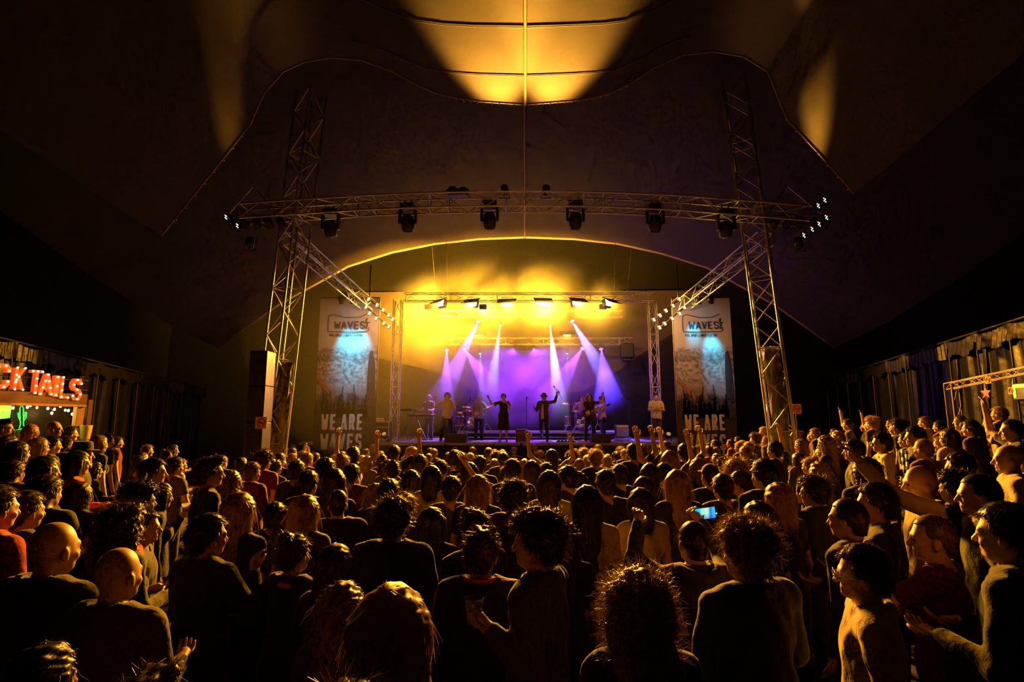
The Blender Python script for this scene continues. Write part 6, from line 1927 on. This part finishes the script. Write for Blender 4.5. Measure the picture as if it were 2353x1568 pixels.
for x, y in cand:
    g = ground_z(x, y)
    fem = rr.random() < 0.45
    h = rr.gauss(1.66 if fem else 1.77, 0.055)
    px, py = project((x, y, g + h))
    if not -25 < px < 2378: continue
    if x < KM.to_translation().x + 2.9 and y > 9.8 and px < 215: continue           # keep the bar clear
    if math.hypot(x - TLb.x, y - 12.7) < 0.75 or math.hypot(x - TRb.x, y - 13) < 0.7: continue
    # left aisle thins out towards the wall, as in the photograph
    if px < 640 and y > 13.0: continue
    if px > 1960 and y > 15.5: continue
    if x > 9.3: continue
    if 430 < px < 600 and y > 11: continue
    hp = 0.138*h*FPX/depth(Vector((x, y, g + h)))
    bad = False
    for a, b_, c in boxes:      # do not stand in front of a head that was placed by hand
        if abs(px - a) < (hp + c)*0.25 and abs(py - b_) < (hp + c)*0.28: bad = True; break
        if abs(px - a) < (hp*1.1 + c*0.6)*0.5 and hp > c and b_ > py - 0.1*c and b_ < py + hp*2.2: bad = True; break
    if bad or not free(x, y, 0.47): continue
    fill.append((x, y, h, fem, px, py, hp)); pos.append((x, y))
todo = []
fill.sort(key=lambda t: t[1])
far_ = [t for t in fill if t[1] > 8.5]; rr.shuffle(far_)
fill = [t for t in fill if t[1] <= 8.5] + far_[:max(0, 186 - (len(fill) - len(far_)))]
for x, y, h, fem, px, py, hp in fill:
    while True:
        r = rr.uniform(0, sum(s[2] for s in STY)); st_ = None
        for s in STY:
            r -= s[2]
            if r <= 0: st_ = s; break
        st_ = st_ or STY[0]
        if fem and st_[0] in ('short', 'buzz') and rr.random() < 0.85: continue
        if not fem and st_[0] in ('long', 'bob', 'bun', 'pony', 'wavy') and rr.random() < 0.9: continue
        break
    hc = rr.choice(['black', 'brown', 'brown', 'fair', 'blond'])
    shade = {'black': 'dark', 'brown': 'brown', 'fair': 'fair', 'blond': 'blond'}[hc]
    u = rr.random()
    if fem: kind = 'woman_up' if (u < 0.02 and y > 11) else rr.choice(['woman', 'woman_front', 'woman_top'])
    else: kind = 'man_up' if (u < 0.03 and y > 11) else rr.choice(['man', 'man_coat', 'man_tee2', 'man'])
    zone = next(z for lim, z in ZONES if px < lim)
    dist = 'in the front rows' if y > 13 else ('in the middle rows' if y > 8.5 else 'in the nearer rows')
    sh = rr.choice(['black', 'black', 'black', 'navy', 'grey', 'brown', 'denim', 'cream', 'white', 'wine'])
    hw = {'short': 'short-haired', 'long': 'long-haired', 'bobbed': 'bobbed', 'wavy': 'wavy-haired', 'tied-up': 'person with tied-up hair', 'curly': 'curly', 'cropped': 'cropped', 'ponytailed': 'ponytailed'}[st_[1]]
    if 'person' not in hw: hw += ' person'
    lab = '%s %s, %s, %s' % (shade, hw, dist.replace('in the ', ''), zone)
    todo.append((px, lab, kind, st_[0], hc, SH[sh], Vector((x, y, ground_z(x, y))), stage_yaw(x, y) + rr.gauss(0, 0.16), h, 'crowd %s, %s' % (zone, dist), rr.uniform(0.95, 1.05)))
# people who look alike in one place are told apart by their order from the left
todo.sort(key=lambda t: t[0])
ORDL = ['leftmost', 'second from left', 'third from left', 'fourth from left', 'fifth from left', 'sixth from left', 'seventh from left', 'eighth from left', 'ninth from left', 'tenth from left']
tot = {}
for t in todo: tot[t[1]] = tot.get(t[1], 0) + 1
cnt = {}
for px, lab, kind, sty, hc, sh, loc, yw, h, grp, wd in todo:
    k = cnt.get(lab, 0); cnt[lab] = k + 1
    full = lab if tot[lab] == 1 else lab + ', ' + ORDL[min(k, 9)]
    person('person', kind, sty, hc, sh, loc, yw, h, full, grp, width=wd)

# ------------------------------------------------------------------ haze over the stage
def haze_mat(name, dens, scale, soft, thr, color=(1, 1, 1), aniso=0.0, stretch=(1, 1, 1)):
    m = bpy.data.materials.new(name); m.use_nodes = True; nt = m.node_tree; N = nt.nodes; L = nt.links
    N.remove(N['Principled BSDF'])
    v = N.new('ShaderNodeVolumeScatter'); v.inputs['Color'].default_value = (*color, 1); v.inputs['Anisotropy'].default_value = aniso
    tc = N.new('ShaderNodeTexCoord')
    # falloff inside the box: generated coordinates to a soft ellipsoid
    mp = N.new('ShaderNodeMapping'); mp.inputs['Location'].default_value = (-1, -1, -1); mp.inputs['Scale'].default_value = (2, 2, 2); L.new(tc.outputs['Generated'], mp.inputs[0])
    ln = N.new('ShaderNodeVectorMath'); ln.operation = 'LENGTH'; L.new(mp.outputs[0], ln.inputs[0])
    mr = N.new('ShaderNodeMapRange'); mr.interpolation_type = 'SMOOTHSTEP'; mr.inputs[1].default_value = 1.0; mr.inputs[2].default_value = soft; mr.inputs[3].default_value = 0.0; mr.inputs[4].default_value = 1.0
    L.new(ln.outputs['Value'], mr.inputs[0])
    n = N.new('ShaderNodeTexNoise'); n.inputs['Scale'].default_value = scale; n.inputs['Detail'].default_value = 3; n.inputs['Distortion'].default_value = 0.4
    L.new(tc.outputs['Object'], n.inputs['Vector'])
    r2 = N.new('ShaderNodeMapRange'); r2.interpolation_type = 'SMOOTHSTEP'; r2.inputs[1].default_value = thr; r2.inputs[2].default_value = thr + 0.22; r2.inputs[3].default_value = 0.06; r2.inputs[4].default_value = 1.0
    L.new(n.outputs['Fac'], r2.inputs[0])
    mu = N.new('ShaderNodeMath'); mu.operation = 'MULTIPLY'; L.new(mr.outputs[0], mu.inputs[0]); L.new(r2.outputs[0], mu.inputs[1])
    m2 = N.new('ShaderNodeMath'); m2.operation = 'MULTIPLY'; L.new(mu.outputs[0], m2.inputs[0]); m2.inputs[1].default_value = dens
    L.new(m2.outputs[0], v.inputs['Density'])
    L.new(v.outputs[0], N['Material Output'].inputs['Volume'])
    return m


def haze(name, lo, hi, m, label):
    b = MB(); c = (Vector(lo) + Vector(hi))/2; h = (Vector(hi) - Vector(lo))/2
    b.box(tuple(-h), tuple(h)); o = b.build(name, m, loc=c); tag(o, label, 'haze', kind='stuff'); return o



haze('stage_haze', (-7.2, 19.2, 1.52), (6.2, 27.4, 9.8), haze_mat('stage_haze', 0.46, 0.42, 0.35, 0.40), 'lit smoke hanging over the stage')

def fog(name, c, r, dens, label, seed, lump=0.22):
    rr = random.Random(seed); b = MB(); b.sphere((0, 0, 0), 1.0, 24)
    vs = []
    ph = [rr.uniform(0, 6) for _ in range(6)]
    for v in b.v:
        x, y, z = v
        k = 1 + lump*(0.6*math.sin(3*x + ph[0])*math.cos(3*z + ph[1]) + 0.4*math.sin(6*x + ph[2])*math.sin(5*z + ph[3])*math.cos(4*y + ph[4]))
        vs.append((x*r[0]*k, y*r[1]*k, z*r[2]*k))
    key = 'fog_%.4f' % dens
    m = bpy.data.materials.get(key)
    if m is None:
        m = bpy.data.materials.new(key); m.use_nodes = True; N = m.node_tree.nodes
        N.remove(N['Principled BSDF']); v = N.new('ShaderNodeVolumeScatter'); v.inputs['Density'].default_value = dens; v.inputs['Anisotropy'].default_value = 0.0
        m.node_tree.links.new(v.outputs[0], N['Material Output'].inputs['Volume'])
    o = link(name, mesh(name, vs, b.f, m, None, True), None, c); tag(o, label, 'haze', kind='stuff'); return o
fog('drifting_haze', P(830, 800, 16.4), (3.6, 2.9, 3.3), 0.005, 'thin amber haze drifting before the left banner', 5, 0.1)
